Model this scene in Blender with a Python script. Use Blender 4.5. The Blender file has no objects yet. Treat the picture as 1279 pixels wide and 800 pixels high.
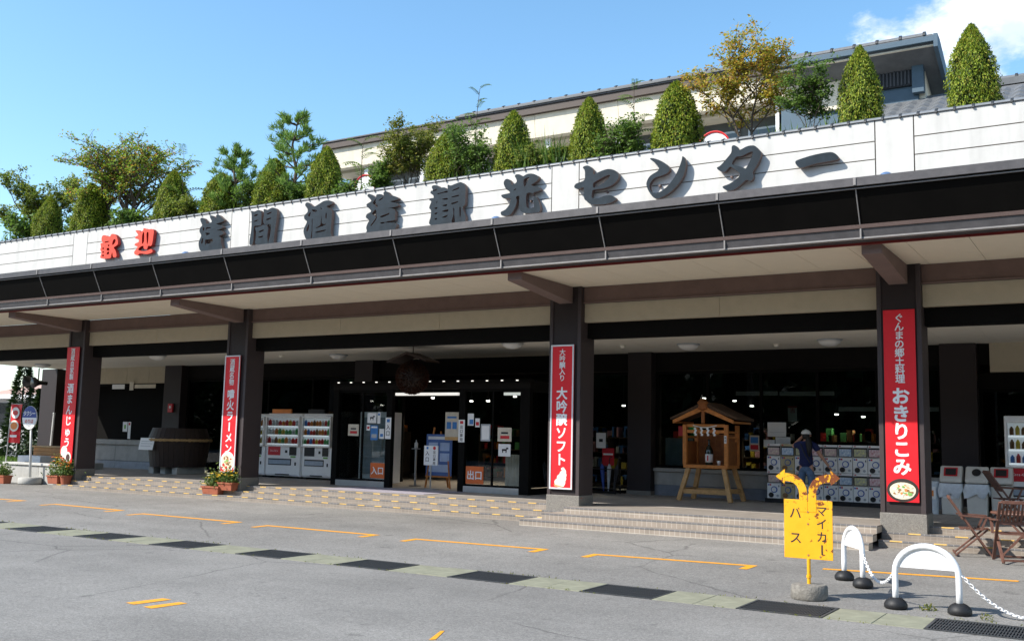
import bpy, bmesh, math, random
from math import sin, cos, pi, radians, sqrt, atan2
from mathutils import Vector, Matrix, Euler
random.seed(7)
SC = bpy.context.scene
COL = SC.collection

# ------------------------------------------------------------------ camera
R_ = Vector((0.8521, 0.5229, 0.0213)); 
cam_yaw, cam_pitch, cam_roll = 0.5506, 0.1163, 0.0214
F_ = Vector((-sin(cam_yaw)*cos(cam_pitch), cos(cam_yaw)*cos(cam_pitch), sin(cam_pitch)))
Rr = Vector((cos(cam_yaw), sin(cam_yaw), 0)); Ur = Rr.cross(F_)
R_ = Rr*cos(cam_roll) + Ur*sin(cam_roll); U_ = -Rr*sin(cam_roll) + Ur*cos(cam_roll)
cd = bpy.data.cameras.new('camera'); cam = bpy.data.objects.new('camera', cd); COL.objects.link(cam)
M = Matrix((R_, U_, -F_)).transposed().to_4x4(); M.translation = Vector((26.588, -18.629, 1.7955))
cam.matrix_world = M
cd.sensor_fit = 'HORIZONTAL'; cd.sensor_width = 36.0; cd.lens = 1261.24/1279*36; cd.clip_start = 0.1; cd.clip_end = 3000
SC.camera = cam

# ------------------------------------------------------------------ light
SUN_AZ, SUN_EL = radians(48), radians(41)           # direction the light travels over the ground / height
ld = Vector((cos(SUN_AZ)*cos(SUN_EL), sin(SUN_AZ)*cos(SUN_EL), -sin(SUN_EL)))
sd = bpy.data.lights.new('sun', 'SUN'); sd.energy = 3.5; sd.angle = radians(0.55); sd.color = (1.0, 0.955, 0.88)
sun = bpy.data.objects.new('sun', sd); COL.objects.link(sun); sun.location = (-20, -30, 40)
sun.rotation_euler = ld.to_track_quat('-Z', 'Y').to_euler()
W = bpy.data.worlds.new('World'); SC.world = W; W.use_nodes = True
nt = W.node_tree; nt.nodes.clear()
def wn(t, **k):
    n = nt.nodes.new(t)
    for a, b in k.items(): setattr(n, a, b)
    return n
sky = wn('ShaderNodeTexSky', sky_type='NISHITA', sun_disc=False, sun_elevation=SUN_EL, air_density=1.0, dust_density=0.7, ozone_density=1.6, altitude=300)
sky.sun_rotation = atan2(-ld.x, -ld.y)               # azimuth of the sun itself
bg = wn('ShaderNodeBackground'); bg.inputs['Strength'].default_value = 0.14
out = wn('ShaderNodeOutputWorld')
# cumulus: fractal noise on the view direction, thinning out with height
tc = wn('ShaderNodeTexCoord'); mp = wn('ShaderNodeMapping'); mp.inputs['Scale'].default_value = (1.0, 1.0, 1.7); mp.inputs['Location'].default_value = (0.0, 0.0, 0.0)
n1 = wn('ShaderNodeTexNoise'); n1.inputs['Scale'].default_value = 9.0; n1.inputs['Detail'].default_value = 9; n1.inputs['Roughness'].default_value = 0.58
n2 = wn('ShaderNodeTexNoise'); n2.inputs['Scale'].default_value = 2.0; n2.inputs['Detail'].default_value = 2
nt.links.new(tc.outputs['Generated'], mp.inputs['Vector']); nt.links.new(mp.outputs['Vector'], n1.inputs['Vector']); nt.links.new(mp.outputs['Vector'], n2.inputs['Vector'])
def bank(d, lo, hi):
    vd = wn('ShaderNodeVectorMath', operation='DOT_PRODUCT'); vd.inputs[1].default_value = Vector(d).normalized()
    nt.links.new(tc.outputs['Generated'], vd.inputs[0])
    r = wn('ShaderNodeMapRange'); r.inputs['From Min'].default_value = lo; r.inputs['From Max'].default_value = hi
    nt.links.new(vd.outputs['Value'], r.inputs['Value']); return r.outputs[0]
def wmath(op, a, b):
    m = wn('ShaderNodeMath', operation=op)
    for i, v in enumerate((a, b)):
        if isinstance(v, (int, float)): m.inputs[i].default_value = v
        else: nt.links.new(v, m.inputs[i])
    return m.outputs[0]
banks = None
for d, lo, hi in (((-0.07, 0.93, 0.37), 0.9845, 1.002), ((-0.86, 0.46, 0.16), 0.98, 1.02), ((0.75, 0.6, 0.2), 0.95, 1.0), ((0.5, -0.8, 0.25), 0.95, 1.0), ((-0.6, -0.7, 0.2), 0.96, 1.0), ((0.95, -0.2, 0.3), 0.95, 1.0)):
    b = bank(d, lo, hi); banks = b if banks is None else wmath('MAXIMUM', banks, b)
dens = wmath('ADD', n1.outputs['Fac'], wmath('MULTIPLY', banks, 0.36))
ramp = wn('ShaderNodeMapRange'); ramp.inputs['From Min'].default_value = 0.68; ramp.inputs['From Max'].default_value = 0.84; ramp.interpolation_type = 'SMOOTHSTEP'
nt.links.new(dens, ramp.inputs['Value'])
mix = wn('ShaderNodeMix', data_type='RGBA'); mix.inputs[7].default_value = (5.6, 5.75, 6.0, 1)
cf = wmath('MULTIPLY', ramp.outputs[0], 0.93)
hs_ = wn('ShaderNodeHueSaturation'); hs_.inputs['Saturation'].default_value = 1.14; hs_.inputs['Hue'].default_value = 0.49; hs_.inputs['Value'].default_value = 0.98; nt.links.new(sky.outputs[0], hs_.inputs['Color'])
n3 = wn('ShaderNodeTexNoise'); n3.inputs['Scale'].default_value = 14.0; n3.inputs['Detail'].default_value = 6; nt.links.new(mp.outputs['Vector'], n3.inputs['Vector'])
cr = wn('ShaderNodeMapRange'); cr.inputs['From Min'].default_value = 0.38; cr.inputs['From Max'].default_value = 0.6; nt.links.new(n3.outputs['Fac'], cr.inputs['Value'])
cm_ = wn('ShaderNodeMix', data_type='RGBA'); cm_.inputs[6].default_value = (3.3, 3.75, 4.4, 1); cm_.inputs[7].default_value = (6.0, 6.0, 6.1, 1); nt.links.new(cr.outputs[0], cm_.inputs[0]); nt.links.new(cm_.outputs[2], mix.inputs[7])
nt.links.new(cf, mix.inputs[0]); nt.links.new(hs_.outputs[0], mix.inputs[6])
nt.links.new(mix.outputs[2], bg.inputs['Color']); nt.links.new(bg.outputs[0], out.inputs['Surface'])
SC.view_settings.view_transform = 'Standard'; SC.view_settings.look = 'None'; SC.view_settings.gamma = 1.0
SC.view_settings.use_curve_mapping = False; SC.view_settings.exposure = 1.0

# ------------------------------------------------------------------ materials
def nodes_of(m): return m.node_tree.nodes, m.node_tree.links
def mat(name, col, rough=0.6, metal=0.0, var=0.12, vscale=6.0, bump=0.0, bscale=60.0, col2=None, spec=0.4, stain=0.0, detail=5, emit=0.0):
    m = bpy.data.materials.new(name); m.use_nodes = True; N, Lk = nodes_of(m); b = N['Principled BSDF']
    b.inputs['Roughness'].default_value = rough; b.inputs['Metallic'].default_value = metal; b.inputs['Specular IOR Level'].default_value = spec
    c = (col[0], col[1], col[2], 1); b.inputs['Base Color'].default_value = c
    tcn = N.new('ShaderNodeTexCoord')
    if var or col2:
        n = N.new('ShaderNodeTexNoise'); n.inputs['Scale'].default_value = vscale; n.inputs['Detail'].default_value = detail; n.inputs['Roughness'].default_value = 0.65
        Lk.new(tcn.outputs['Object'], n.inputs['Vector'])
        r = N.new('ShaderNodeMapRange'); r.inputs['From Min'].default_value = 0.3; r.inputs['From Max'].default_value = 0.7; Lk.new(n.outputs['Fac'], r.inputs['Value'])
        x = N.new('ShaderNodeMix'); x.data_type = 'RGBA'
        a = c if col2 else tuple(v*(1-var) for v in col)+(1,); d = tuple(col2)+(1,) if col2 else tuple(min(1, v*(1+var)) for v in col)+(1,)
        x.inputs[6].default_value = a; x.inputs[7].default_value = d; Lk.new(r.outputs[0], x.inputs[0])
        last = x.outputs[2]
        if stain:
            s = N.new('ShaderNodeTexNoise'); s.inputs['Scale'].default_value = 1.4; s.inputs['Detail'].default_value = 6
            mp_ = N.new('ShaderNodeMapping'); mp_.inputs['Scale'].default_value = (3.0, 3.0, 0.35); Lk.new(tcn.outputs['Object'], mp_.inputs[0]); Lk.new(mp_.outputs[0], s.inputs['Vector'])
            r2 = N.new('ShaderNodeMapRange'); r2.inputs['From Min'].default_value = 0.48; r2.inputs['From Max'].default_value = 0.8; r2.inputs['To Max'].default_value = stain; Lk.new(s.outputs['Fac'], r2.inputs['Value'])
            y = N.new('ShaderNodeMix'); y.data_type = 'RGBA'; y.inputs[7].default_value = tuple(v*0.45 for v in col)+(1,); Lk.new(r2.outputs[0], y.inputs[0]); Lk.new(last, y.inputs[6]); last = y.outputs[2]
        Lk.new(last, b.inputs['Base Color'])
        rr = N.new('ShaderNodeMapRange'); rr.inputs['To Min'].default_value = max(0.02, rough-0.1); rr.inputs['To Max'].default_value = min(1, rough+0.1); Lk.new(n.outputs['Fac'], rr.inputs['Value']); Lk.new(rr.outputs[0], b.inputs['Roughness'])
    if bump:
        n = N.new('ShaderNodeTexNoise'); n.inputs['Scale'].default_value = bscale; n.inputs['Detail'].default_value = 4; Lk.new(tcn.outputs['Object'], n.inputs['Vector'])
        bp = N.new('ShaderNodeBump'); bp.inputs['Strength'].default_value = bump; bp.inputs['Distance'].default_value = 0.01; Lk.new(n.outputs['Fac'], bp.inputs['Height']); Lk.new(bp.outputs[0], b.inputs['Normal'])
    if emit:
        b.inputs['Emission Color'].default_value = c; b.inputs['Emission Strength'].default_value = emit
    return m
def leaf_mat(name, cols, trans=0.35, rough=0.55):
    m = bpy.data.materials.new(name); m.use_nodes = True; N, Lk = nodes_of(m); N.clear()
    g = N.new('ShaderNodeNewGeometry'); r = N.new('ShaderNodeValToRGB'); Lk.new(g.outputs['Random Per Island'], r.inputs['Fac'])
    e = r.color_ramp.elements
    while len(e) < len(cols): e.new(0.5)
    for i, c in enumerate(cols): e[i].position = i/(len(cols)-1); e[i].color = tuple(c)+(1,)
    p = N.new('ShaderNodeBsdfPrincipled'); p.inputs['Roughness'].default_value = rough; p.inputs['Specular IOR Level'].default_value = 0.3
    t = N.new('ShaderNodeBsdfTranslucent'); mx = N.new('ShaderNodeMixShader'); mx.inputs[0].default_value = trans; o = N.new('ShaderNodeOutputMaterial')
    Lk.new(r.outputs[0], p.inputs['Base Color']); Lk.new(r.outputs[0], t.inputs['Color']); Lk.new(p.outputs[0], mx.inputs[1]); Lk.new(t.outputs[0], mx.inputs[2]); Lk.new(mx.outputs[0], o.inputs[0])
    return m
def glass_mat(name, tint=(0.55, 0.6, 0.6), ior=1.5):
    m = bpy.data.materials.new(name); m.use_nodes = True; N, Lk = nodes_of(m); N.clear()
    f = N.new('ShaderNodeFresnel'); f.inputs['IOR'].default_value = ior
    t = N.new('ShaderNodeBsdfTransparent'); t.inputs['Color'].default_value = tuple(tint)+(1,)
    g = N.new('ShaderNodeBsdfGlossy'); g.inputs['Roughness'].default_value = 0.015
    mx = N.new('ShaderNodeMixShader'); o = N.new('ShaderNodeOutputMaterial')
    Lk.new(f.outputs[0], mx.inputs[0]); Lk.new(t.outputs[0], mx.inputs[1]); Lk.new(g.outputs[0], mx.inputs[2]); Lk.new(mx.outputs[0], o.inputs[0])
    return m
def tile_mat(name, col, grout, w, h, axes='XZ', rough=0.6, mortar=0.012, var=0.1, bump=0.3, offset=0.0):
    m = bpy.data.materials.new(name); m.use_nodes = True; N, Lk = nodes_of(m); b = N['Principled BSDF']; b.inputs['Roughness'].default_value = rough
    tcn = N.new('ShaderNodeTexCoord'); s = N.new('ShaderNodeSeparateXYZ'); c = N.new('ShaderNodeCombineXYZ'); Lk.new(tcn.outputs['Object'], s.inputs[0])
    Lk.new(s.outputs[axes[0]], c.inputs[0]); Lk.new(s.outputs[axes[1]], c.inputs[1])
    br = N.new('ShaderNodeTexBrick'); br.offset = offset; br.inputs['Scale'].default_value = 1.0; br.inputs['Brick Width'].default_value = w; br.inputs['Row Height'].default_value = h; br.inputs['Mortar Size'].default_value = mortar
    br.inputs['Color1'].default_value = tuple(v*(1-var) for v in col)+(1,); br.inputs['Color2'].default_value = tuple(v*(1+var) for v in col)+(1,); br.inputs['Mortar'].default_value = tuple(grout)+(1,)
    Lk.new(c.outputs[0], br.inputs['Vector'])
    n = N.new('ShaderNodeTexNoise'); n.inputs['Scale'].default_value = 3.0; n.inputs['Detail'].default_value = 6; Lk.new(tcn.outputs['Object'], n.inputs['Vector'])
    r = N.new('ShaderNodeMapRange'); r.inputs['To Min'].default_value = 0.7; r.inputs['To Max'].default_value = 1.25; Lk.new(n.outputs['Fac'], r.inputs['Value'])
    x = N.new('ShaderNodeVectorMath'); x.operation = 'SCALE'; Lk.new(br.outputs['Color'], x.inputs[0]); Lk.new(r.outputs[0], x.inputs['Scale'])
    Lk.new(x.outputs[0], b.inputs['Base Color'])
    bp = N.new('ShaderNodeBump'); bp.inputs['Strength'].default_value = bump; bp.inputs['Distance'].default_value = 0.006; bp.invert = True; Lk.new(br.outputs['Fac'], bp.inputs['Height']); Lk.new(bp.outputs[0], b.inputs['Normal'])
    return m

# ------------------------------------------------------------------ mesh helpers
class MB:
    def __init__(s): s.v = []; s.f = []
    def add(s, vs, fs):
        o = len(s.v); s.v += [tuple(p) for p in vs]; s.f += [tuple(i+o for i in f) for f in fs]; return s
    def box(s, x0, x1, y0, y1, z0, z1):
        return s.add([(x0,y0,z0),(x1,y0,z0),(x1,y1,z0),(x0,y1,z0),(x0,y0,z1),(x1,y0,z1),(x1,y1,z1),(x0,y1,z1)],
                     [(0,3,2,1),(4,5,6,7),(0,1,5,4),(1,2,6,5),(2,3,7,6),(3,0,4,7)])
    def cbox(s, c, d, rot=None):
        m = rot or Matrix.Identity(3); vs = []
        for k in range(8):
            p = Vector(((-1 if k & 1 == 0 else 1)*d[0]/2, (-1 if k & 2 == 0 else 1)*d[1]/2, (-1 if k & 4 == 0 else 1)*d[2]/2)); vs.append(Vector(c) + m @ p)
        return s.add(vs, [(0,2,3,1),(4,5,7,6),(0,1,5,4),(1,3,7,5),(3,2,6,7),(2,0,4,6)])
    def bar(s, a, b, w, t, up=(0,0,1)):
        a = Vector(a); b = Vector(b); d = (b-a).normalized(); u = Vector(up); sd_ = d.cross(u)
        if sd_.length < 1e-4: sd_ = d.cross(Vector((0,1,0)))
        sd_.normalize(); u = sd_.cross(d).normalized()
        vs = [p + sd_*(i*w/2) + u*(j*t/2) for p in (a, b) for i, j in ((-1,-1),(1,-1),(1,1),(-1,1))]
        return s.add(vs, [(0,3,2,1),(4,5,6,7),(0,1,5,4),(1,2,6,5),(2,3,7,6),(3,0,4,7)])
    def tube(s, pts, r, n=8, caps=True):
        pts = [Vector(p) for p in pts]; rs = r if isinstance(r, (list, tuple)) else [r]*len(pts); o = len(s.v); prev = None
        for i, p in enumerate(pts):
            d = (pts[min(i+1, len(pts)-1)] - pts[max(i-1, 0)]).normalized()
            if prev is None:
                a = d.cross(Vector((0,0,1)))
                if a.length < 1e-3: a = d.cross(Vector((0,1,0)))
            else: a = prev - d*prev.dot(d)
            a.normalize(); prev = a; b = d.cross(a)
            for k in range(n):
                t = 2*pi*k/n; s.v.append(tuple(p + (a*cos(t) + b*sin(t))*rs[i]))
        for i in range(len(pts)-1):
            for k in range(n):
                s.f.append((o+i*n+k, o+i*n+(k+1) % n, o+(i+1)*n+(k+1) % n, o+(i+1)*n+k))
        if caps:
            s.f.append(tuple(o+k for k in reversed(range(n)))); s.f.append(tuple(o+(len(pts)-1)*n+k for k in range(n)))
        return s
    def lathe(s, prof, n=20, c=(0,0,0), axis='Z'):
        o = len(s.v)
        for r, h in prof:
            for k in range(n):
                t = 2*pi*k/n; x, y, z = r*cos(t), r*sin(t), h
                if axis == 'Y': x, y, z = r*cos(t), h, r*sin(t)
                if axis == 'X': x, y, z = h, r*cos(t), r*sin(t)
                s.v.append((c[0]+x, c[1]+y, c[2]+z))
        for i in range(len(prof)-1):
            for k in range(n): s.f.append((o+i*n+k, o+i*n+(k+1) % n, o+(i+1)*n+(k+1) % n, o+(i+1)*n+k))
        s.f.append(tuple(o+k for k in reversed(range(n)))); s.f.append(tuple(o+(len(prof)-1)*n+k for k in range(n)))
        return s
    def extrude(s, poly, a, b, plane='XZ'):
        # closed 2D polygon swept from a to b along the third axis
        n = len(poly)
        def P(p, h): return (p[0], h, p[1]) if plane == 'XZ' else ((h, p[0], p[1]) if plane == 'YZ' else (p[0], p[1], h))
        return s.add([P(p, a) for p in poly]+[P(p, b) for p in poly], [tuple(range(n)), tuple(reversed(range(n, 2*n)))]+[(i, i+n, (i+1) % n+n, (i+1) % n) for i in range(n)])
    def quad(s, *p): return s.add(p, [tuple(range(len(p)))])
    def mesh(s, name):
        m = bpy.data.meshes.new(name); m.from_pydata(s.v, [], s.f); m.update(); return m
    def build(s, name, material, parent=None, smooth=False, bevel=0.0, loc=None, fix=True):
        m = s.mesh(name)
        if fix:
            bm = bmesh.new(); bm.from_mesh(m); bmesh.ops.recalc_face_normals(bm, faces=bm.faces); bm.to_mesh(m); bm.free()
        return obj(name, m, material, parent, smooth, bevel, loc)
def obj(name, m, material, parent=None, smooth=False, bevel=0.0, loc=None):
    if material and not m.materials: m.materials.append(material)
    o = bpy.data.objects.new(name, m); COL.objects.link(o)
    if parent: o.parent = parent
    if loc: o.location = loc
    if smooth:
        for p in m.polygons: p.use_smooth = True
        if smooth == 'auto':
            bm = bmesh.new(); bm.from_mesh(m)
            for e in bm.edges:
                if len(e.link_faces) == 2 and e.calc_face_angle(0) > 0.7: e.smooth = False
            bm.to_mesh(m); bm.free()
    if bevel:
        b = o.modifiers.new('bevel', 'BEVEL'); b.width = bevel; b.segments = 2; b.limit_method = 'ANGLE'
    return o
def tag(o, label, cat=None, group=None):
    o['label'] = label
    if cat: o['category'] = cat
    if group: o['group'] = group
    return o
def thing(name, label, cat, loc=(0,0,0), rz=0.0, group=None):
    o = bpy.data.objects.new(name, None); COL.objects.link(o); o.location = loc; o.rotation_euler = (0, 0, rz); o.empty_display_size = 0.2
    return tag(o, label, cat, group)
def struct(o): o['kind'] = 'structure'; return o
def copy_tree(o, parent=None, **kw):
    c = o.copy(); COL.objects.link(c); c.parent = parent
    for ch in list(o.children): copy_tree(ch, c)
    return c
ORD = ['first', 'second', 'third', 'fourth', 'fifth', 'sixth', 'seventh', 'eighth', 'ninth', 'tenth', 'eleventh', 'twelfth', 'thirteenth', 'fourteenth', 'fifteenth', 'sixteenth', 'seventeenth', 'eighteenth']
# glyph outlines of Blender's own font as meshes
_gl = {}
def glyph(ch, bold):
    k = (ch, bold)
    if k not in _gl:
        c = bpy.data.curves.new('glyph', 'FONT'); c.body = ch; c.offset = bold; c.resolution_u = 3; c.fill_mode = 'FRONT'
        o = bpy.data.objects.new('glyph', c); COL.objects.link(o)
        dg = bpy.context.evaluated_depsgraph_get(); m = bpy.data.meshes.new_from_object(o.evaluated_get(dg))
        _gl[k] = ([tuple(v.co) for v in m.vertices], [tuple(p.vertices) for p in m.polygons])
        bpy.data.objects.remove(o); bpy.data.curves.remove(c); bpy.data.meshes.remove(m)
    return _gl[k]
SMALL_BOLD = 0.022
def text_mesh(mb, s, x, z, y, size, bold=0.0, vertical=False, pitch=None, sx=1.0, center=True):
    # writes facing -Y; (x, z) is the centre of the first glyph (vertical) or of the whole line (horizontal)
    pitch = pitch or size*1.05; n = len(s)
    for i, ch in enumerate(s):
        if ch == ' ': continue
        big = bold >= 0.02 and ord(ch) > 0x250
        vs, fs = glyph(ch, 0.006 if big else bold)
        if vertical and ch == 'ー':
            mb.quad(*[(x+u*size*(0.06+bold*0.7), y, z-i*pitch+w_*size*0.42) for u, w_ in ((-1, -1), (1, -1), (1, 1), (-1, 1))]); continue
        if not vs: continue
        asc = ord(ch) < 0x250; w = 0.62 if asc else 1.0
        cx, cy = (w/2 if not asc else (min(v[0] for v in vs)+max(v[0] for v in vs))/2, 0.38 if not asc else 0.35)
        ox, oz = (x, z - i*pitch) if vertical else (x + (i-(n-1)/2)*pitch, z)
        P = []
        for v in vs:
            a, b = v[0]-cx, v[1]-cy
            if vertical and ch == 'ー': a, b = -b*-1.0, -a
            P.append((ox + a*size*sx, y, oz + b*size))
        d_ = bold*size*0.72 if big else 0
        for q, (dx_, dz_) in enumerate(((0, 0), (1, 0), (-1, 0), (0, 1), (0, -1), (0.7, 0.7), (-0.7, 0.7), (0.7, -0.7), (-0.7, -0.7)) if big else ((0, 0),)):
            mb.add([(p_[0]+dx_*d_, p_[1]-0.0003*q, p_[2]+dz_*d_) for p_ in P], fs)
    return mb
def lettering(s, material, parent, x, z, y, size, name='lettering', **k):
    mb = MB(); text_mesh(mb, s, x, z, y, size, **k); return mb.build(name, material, parent, fix=False)
def catmull(p, n=4):
    out_ = []; L = len(p)
    for i in range(L):
        a, b, c, d = (Vector(p[(i+k) % L]) for k in (-1, 0, 1, 2))
        for j in range(n):
            t = j/n; out_.append(0.5*((2*b)+(c-a)*t+(2*a-5*b+4*c-d)*t*t+(3*b-a-3*c+d)*t*t*t))
    return out_
# ================================================================== materials of the place
def asphalt_mat():
    m = bpy.data.materials.new('asphalt'); m.use_nodes = True; N, Lk = nodes_of(m); b = N['Principled BSDF']; b.inputs['Roughness'].default_value = 0.85
    b.inputs['Specular IOR Level'].default_value = 0.3
    tcn = N.new('ShaderNodeTexCoord')
    def noise(sc, det, ro=0.6, vec=None):
        n = N.new('ShaderNodeTexNoise'); n.inputs['Scale'].default_value = sc; n.inputs['Detail'].default_value = det; n.inputs['Roughness'].default_value = ro
        Lk.new(vec or tcn.outputs['Object'], n.inputs['Vector']); return n
    def rng(sock, a, b_, c, d):
        r = N.new('ShaderNodeMapRange'); r.inputs[1].default_value = a; r.inputs[2].default_value = b_; r.inputs[3].default_value = c; r.inputs[4].default_value = d; Lk.new(sock, r.inputs[0]); return r.outputs[0]
    def mul(a, b_):
        x = N.new('ShaderNodeMath'); x.operation = 'MULTIPLY'; Lk.new(a, x.inputs[0]); Lk.new(b_, x.inputs[1]); return x.outputs[0]
    big = noise(0.16, 5); mid = noise(1.1, 6, 0.7); fine = noise(70, 3, 0.8); mid2 = noise(9, 4, 0.7)
    f = mul(rng(big.outputs['Fac'], 0.3, 0.7, 0.78, 1.16), rng(mid.outputs['Fac'], 0.25, 0.75, 0.88, 1.12))
    f = mul(f, rng(fine.outputs['Fac'], 0.3, 0.7, 0.62, 1.38)); f = mul(f, rng(mid2.outputs['Fac'], 0.3, 0.7, 0.93, 1.07)); gr_ = noise(26, 3, 0.8); f = mul(f, rng(gr_.outputs['Fac'], 0.3, 0.7, 0.78, 1.2))
    # tyre-polished and rain-streaked bands running along the frontage
    mp_ = N.new('ShaderNodeMapping'); mp_.inputs['Scale'].default_value = (0.08, 1.1, 1); Lk.new(tcn.outputs['Object'], mp_.inputs[0])
    st = noise(1.0, 4, 0.6, mp_.outputs[0]); f = mul(f, rng(st.outputs['Fac'], 0.3, 0.7, 0.93, 1.07))
    sp = noise(2.6, 2, 0.5); f = mul(f, rng(sp.outputs['Fac'], 0.66, 0.74, 1.0, 0.72))      # oil spots
    cl_ = N.new('ShaderNodeTexVoronoi'); cl_.inputs['Scale'].default_value = 55; Lk.new(tcn.outputs['Object'], cl_.inputs['Vector']); f = mul(f, rng(cl_.outputs['Color'], 0.0, 1.0, 0.8, 1.2))
    # hairline cracks
    wv = noise(1.3, 5, 0.65); vm = N.new('ShaderNodeMix'); vm.data_type = 'RGBA'; vm.inputs[0].default_value = 0.22; Lk.new(tcn.outputs['Object'], vm.inputs[6]); Lk.new(wv.outputs['Color'], vm.inputs[7])
    vo = N.new('ShaderNodeTexVoronoi'); vo.feature = 'DISTANCE_TO_EDGE'; vo.inputs['Scale'].default_value = 0.30; Lk.new(vm.outputs[2], vo.inputs['Vector'])
    gate = noise(0.22, 2); 
    ck = rng(vo.outputs['Distance'], 0.0, 0.006, 0.0, 1.0); gt = rng(gate.outputs['Fac'], 0.46, 0.52, 1.0, 0.0)
    mx = N.new('ShaderNodeMath'); mx.operation = 'MAXIMUM'; Lk.new(ck, mx.inputs[0]); Lk.new(gt, mx.inputs[1])
    ckf = rng(mx.outputs[0], 0, 1, 0.55, 1.0); f = mul(f, ckf)
    sc = N.new('ShaderNodeVectorMath'); sc.operation = 'SCALE'; sc.inputs[0].default_value = (0.218, 0.207, 0.19); Lk.new(f, sc.inputs['Scale']); Lk.new(sc.outputs[0], b.inputs['Base Color'])
    bp = N.new('ShaderNodeBump'); bp.inputs['Strength'].default_value = 0.5; bp.inputs['Distance'].default_value = 0.008; Lk.new(fine.outputs['Fac'], bp.inputs['Height']); Lk.new(bp.outputs[0], b.inputs['Normal'])
    return m
M_ASPH = asphalt_mat()
M_YEL = mat('yellow_paint', (0.8, 0.34, 0.02), 0.7, var=0.15, vscale=30)
def worn(m, sc=9.0, lo=0.6, hi=0.68, under=(0.17, 0.16, 0.145)):
    N, Lk = nodes_of(m); b = N['Principled BSDF']; tcn = N.new('ShaderNodeTexCoord'); n = N.new('ShaderNodeTexNoise'); n.inputs['Scale'].default_value = sc; n.inputs['Detail'].default_value = 8; n.inputs['Roughness'].default_value = 0.75; Lk.new(tcn.outputs['Object'], n.inputs['Vector'])
    f = N.new('ShaderNodeMapRange'); f.inputs[1].default_value = lo; f.inputs[2].default_value = hi; Lk.new(n.outputs['Fac'], f.inputs[0])
    x = N.new('ShaderNodeMix'); x.data_type = 'RGBA'; x.inputs[7].default_value = under+(1,); Lk.new(b.inputs['Base Color'].links[0].from_socket, x.inputs[6]); Lk.new(f.outputs[0], x.inputs[0]); Lk.new(x.outputs[2], b.inputs['Base Color'])
worn(M_YEL)
M_CONC = mat('concrete', (0.235, 0.232, 0.165), 0.9, var=0.2, vscale=5, bump=0.3, bscale=80)
M_CONC2 = mat('pale_concrete', (0.42, 0.41, 0.38), 0.9, var=0.12, vscale=4, bump=0.25, bscale=60, stain=0.4)
M_GRATE = mat('grating_steel', (0.05, 0.053, 0.055), 0.6, 0.1, var=0.3, vscale=20)
M_PIT = mat('drain_pit', (0.012, 0.012, 0.011), 0.95)
M_WHITE = mat('parapet_paint', (0.59, 0.575, 0.54), 0.8, var=0.05, vscale=3, bump=0.12, bscale=120, stain=0.3)
M_JOINT = mat('joint_filler', (0.17, 0.14, 0.11), 0.9)
M_BROWN = mat('brown_render', (0.155, 0.1, 0.083), 0.85, var=0.12, vscale=4, bump=0.35, bscale=90)
M_BRKT = mat('bracket_render', (0.19, 0.132, 0.115), 0.85, var=0.1, vscale=4, bump=0.3, bscale=90)
M_COL = mat('column_paint', (0.021, 0.0135, 0.0135), 0.6, var=0.12, vscale=5, bump=0.15, bscale=150)
M_FLANGE = mat('column_flange_paint', (0.05, 0.037, 0.037), 0.55, var=0.08, vscale=6)
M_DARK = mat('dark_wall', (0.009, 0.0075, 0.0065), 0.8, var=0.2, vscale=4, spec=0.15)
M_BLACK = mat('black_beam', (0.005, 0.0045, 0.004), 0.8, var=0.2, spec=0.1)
M_FASC = mat('fascia_panel', (0.004, 0.0035, 0.003), 0.7, var=0.25, vscale=2, spec=0.06)
M_STRIP = mat('fascia_seam', (0.24, 0.225, 0.215), 0.5, 0.2)
M_GUT = mat('gutter_metal', (0.085, 0.08, 0.082), 0.5, 0.3, var=0.18, vscale=5)
M_CREAM = mat('cream_render', (0.45, 0.39, 0.285), 0.9, var=0.05, vscale=5, bump=0.3, bscale=120)
M_SOFF = mat('soffit_board', (0.74, 0.66, 0.52), 0.9, var=0.03, vscale=3)
M_CEIL = mat('ceiling_board', (0.76, 0.71, 0.61), 0.9, var=0.03, vscale=3)
M_GRAN = mat('granite', (0.27, 0.25, 0.22), 0.75, col2=(0.13, 0.12, 0.105), vscale=55, bump=0.1)
M_FLOOR = tile_mat('floor_tile', (0.36, 0.32, 0.28), (0.2, 0.185, 0.17), 0.2, 0.2, 'XY', 0.7, 0.006, 0.06, 0.1)
M_RISER = tile_mat('riser_tile', (0.31, 0.255, 0.205), (0.45, 0.4, 0.33), 0.1, 0.1, 'XZ', 0.6, 0.006, 0.05, 0.4)
M_RISER2 = tile_mat('riser_tile_small', (0.255, 0.212, 0.172), (0.31, 0.27, 0.225), 0.1, 0.06, 'XZ', 0.6, 0.006, 0.08, 0.3)
M_TREAD = mat('tread', (0.255, 0.222, 0.19), 0.8, var=0.14, vscale=3, bump=0.15)
M_NOSE = tile_mat('nosing_tile', (0.155, 0.15, 0.15), (0.3, 0.28, 0.26), 0.1, 0.1, 'XY', 0.6, 0.006, 0.12, 0.2)
M_KAWA = mat('coping_tile_glaze', (0.17, 0.18, 0.19), 0.45, var=0.25, vscale=6, spec=0.5)
M_KLIP = mat('coping_collar', (0.03, 0.033, 0.036), 0.5, var=0.2)
M_RED = mat('banner_red', (0.72, 0.012, 0.02), 0.45, var=0.03)
M_PAPER = mat('white_print', (0.8, 0.8, 0.79), 0.6, var=0.02)
M_WFRAME = mat('white_frame', (0.7, 0.71, 0.72), 0.4, 0.2, var=0.04)
M_GLASS = glass_mat('shop_glass')
M_CLEAR = glass_mat('clear_glass', (0.85, 0.88, 0.88), 1.4)
M_ALU = mat('aluminium', (0.45, 0.45, 0.44), 0.4, 0.6, var=0.06)
M_LIT = mat('lit_lamp', (1.0, 0.93, 0.8), emit=9.0, var=0)
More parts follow.
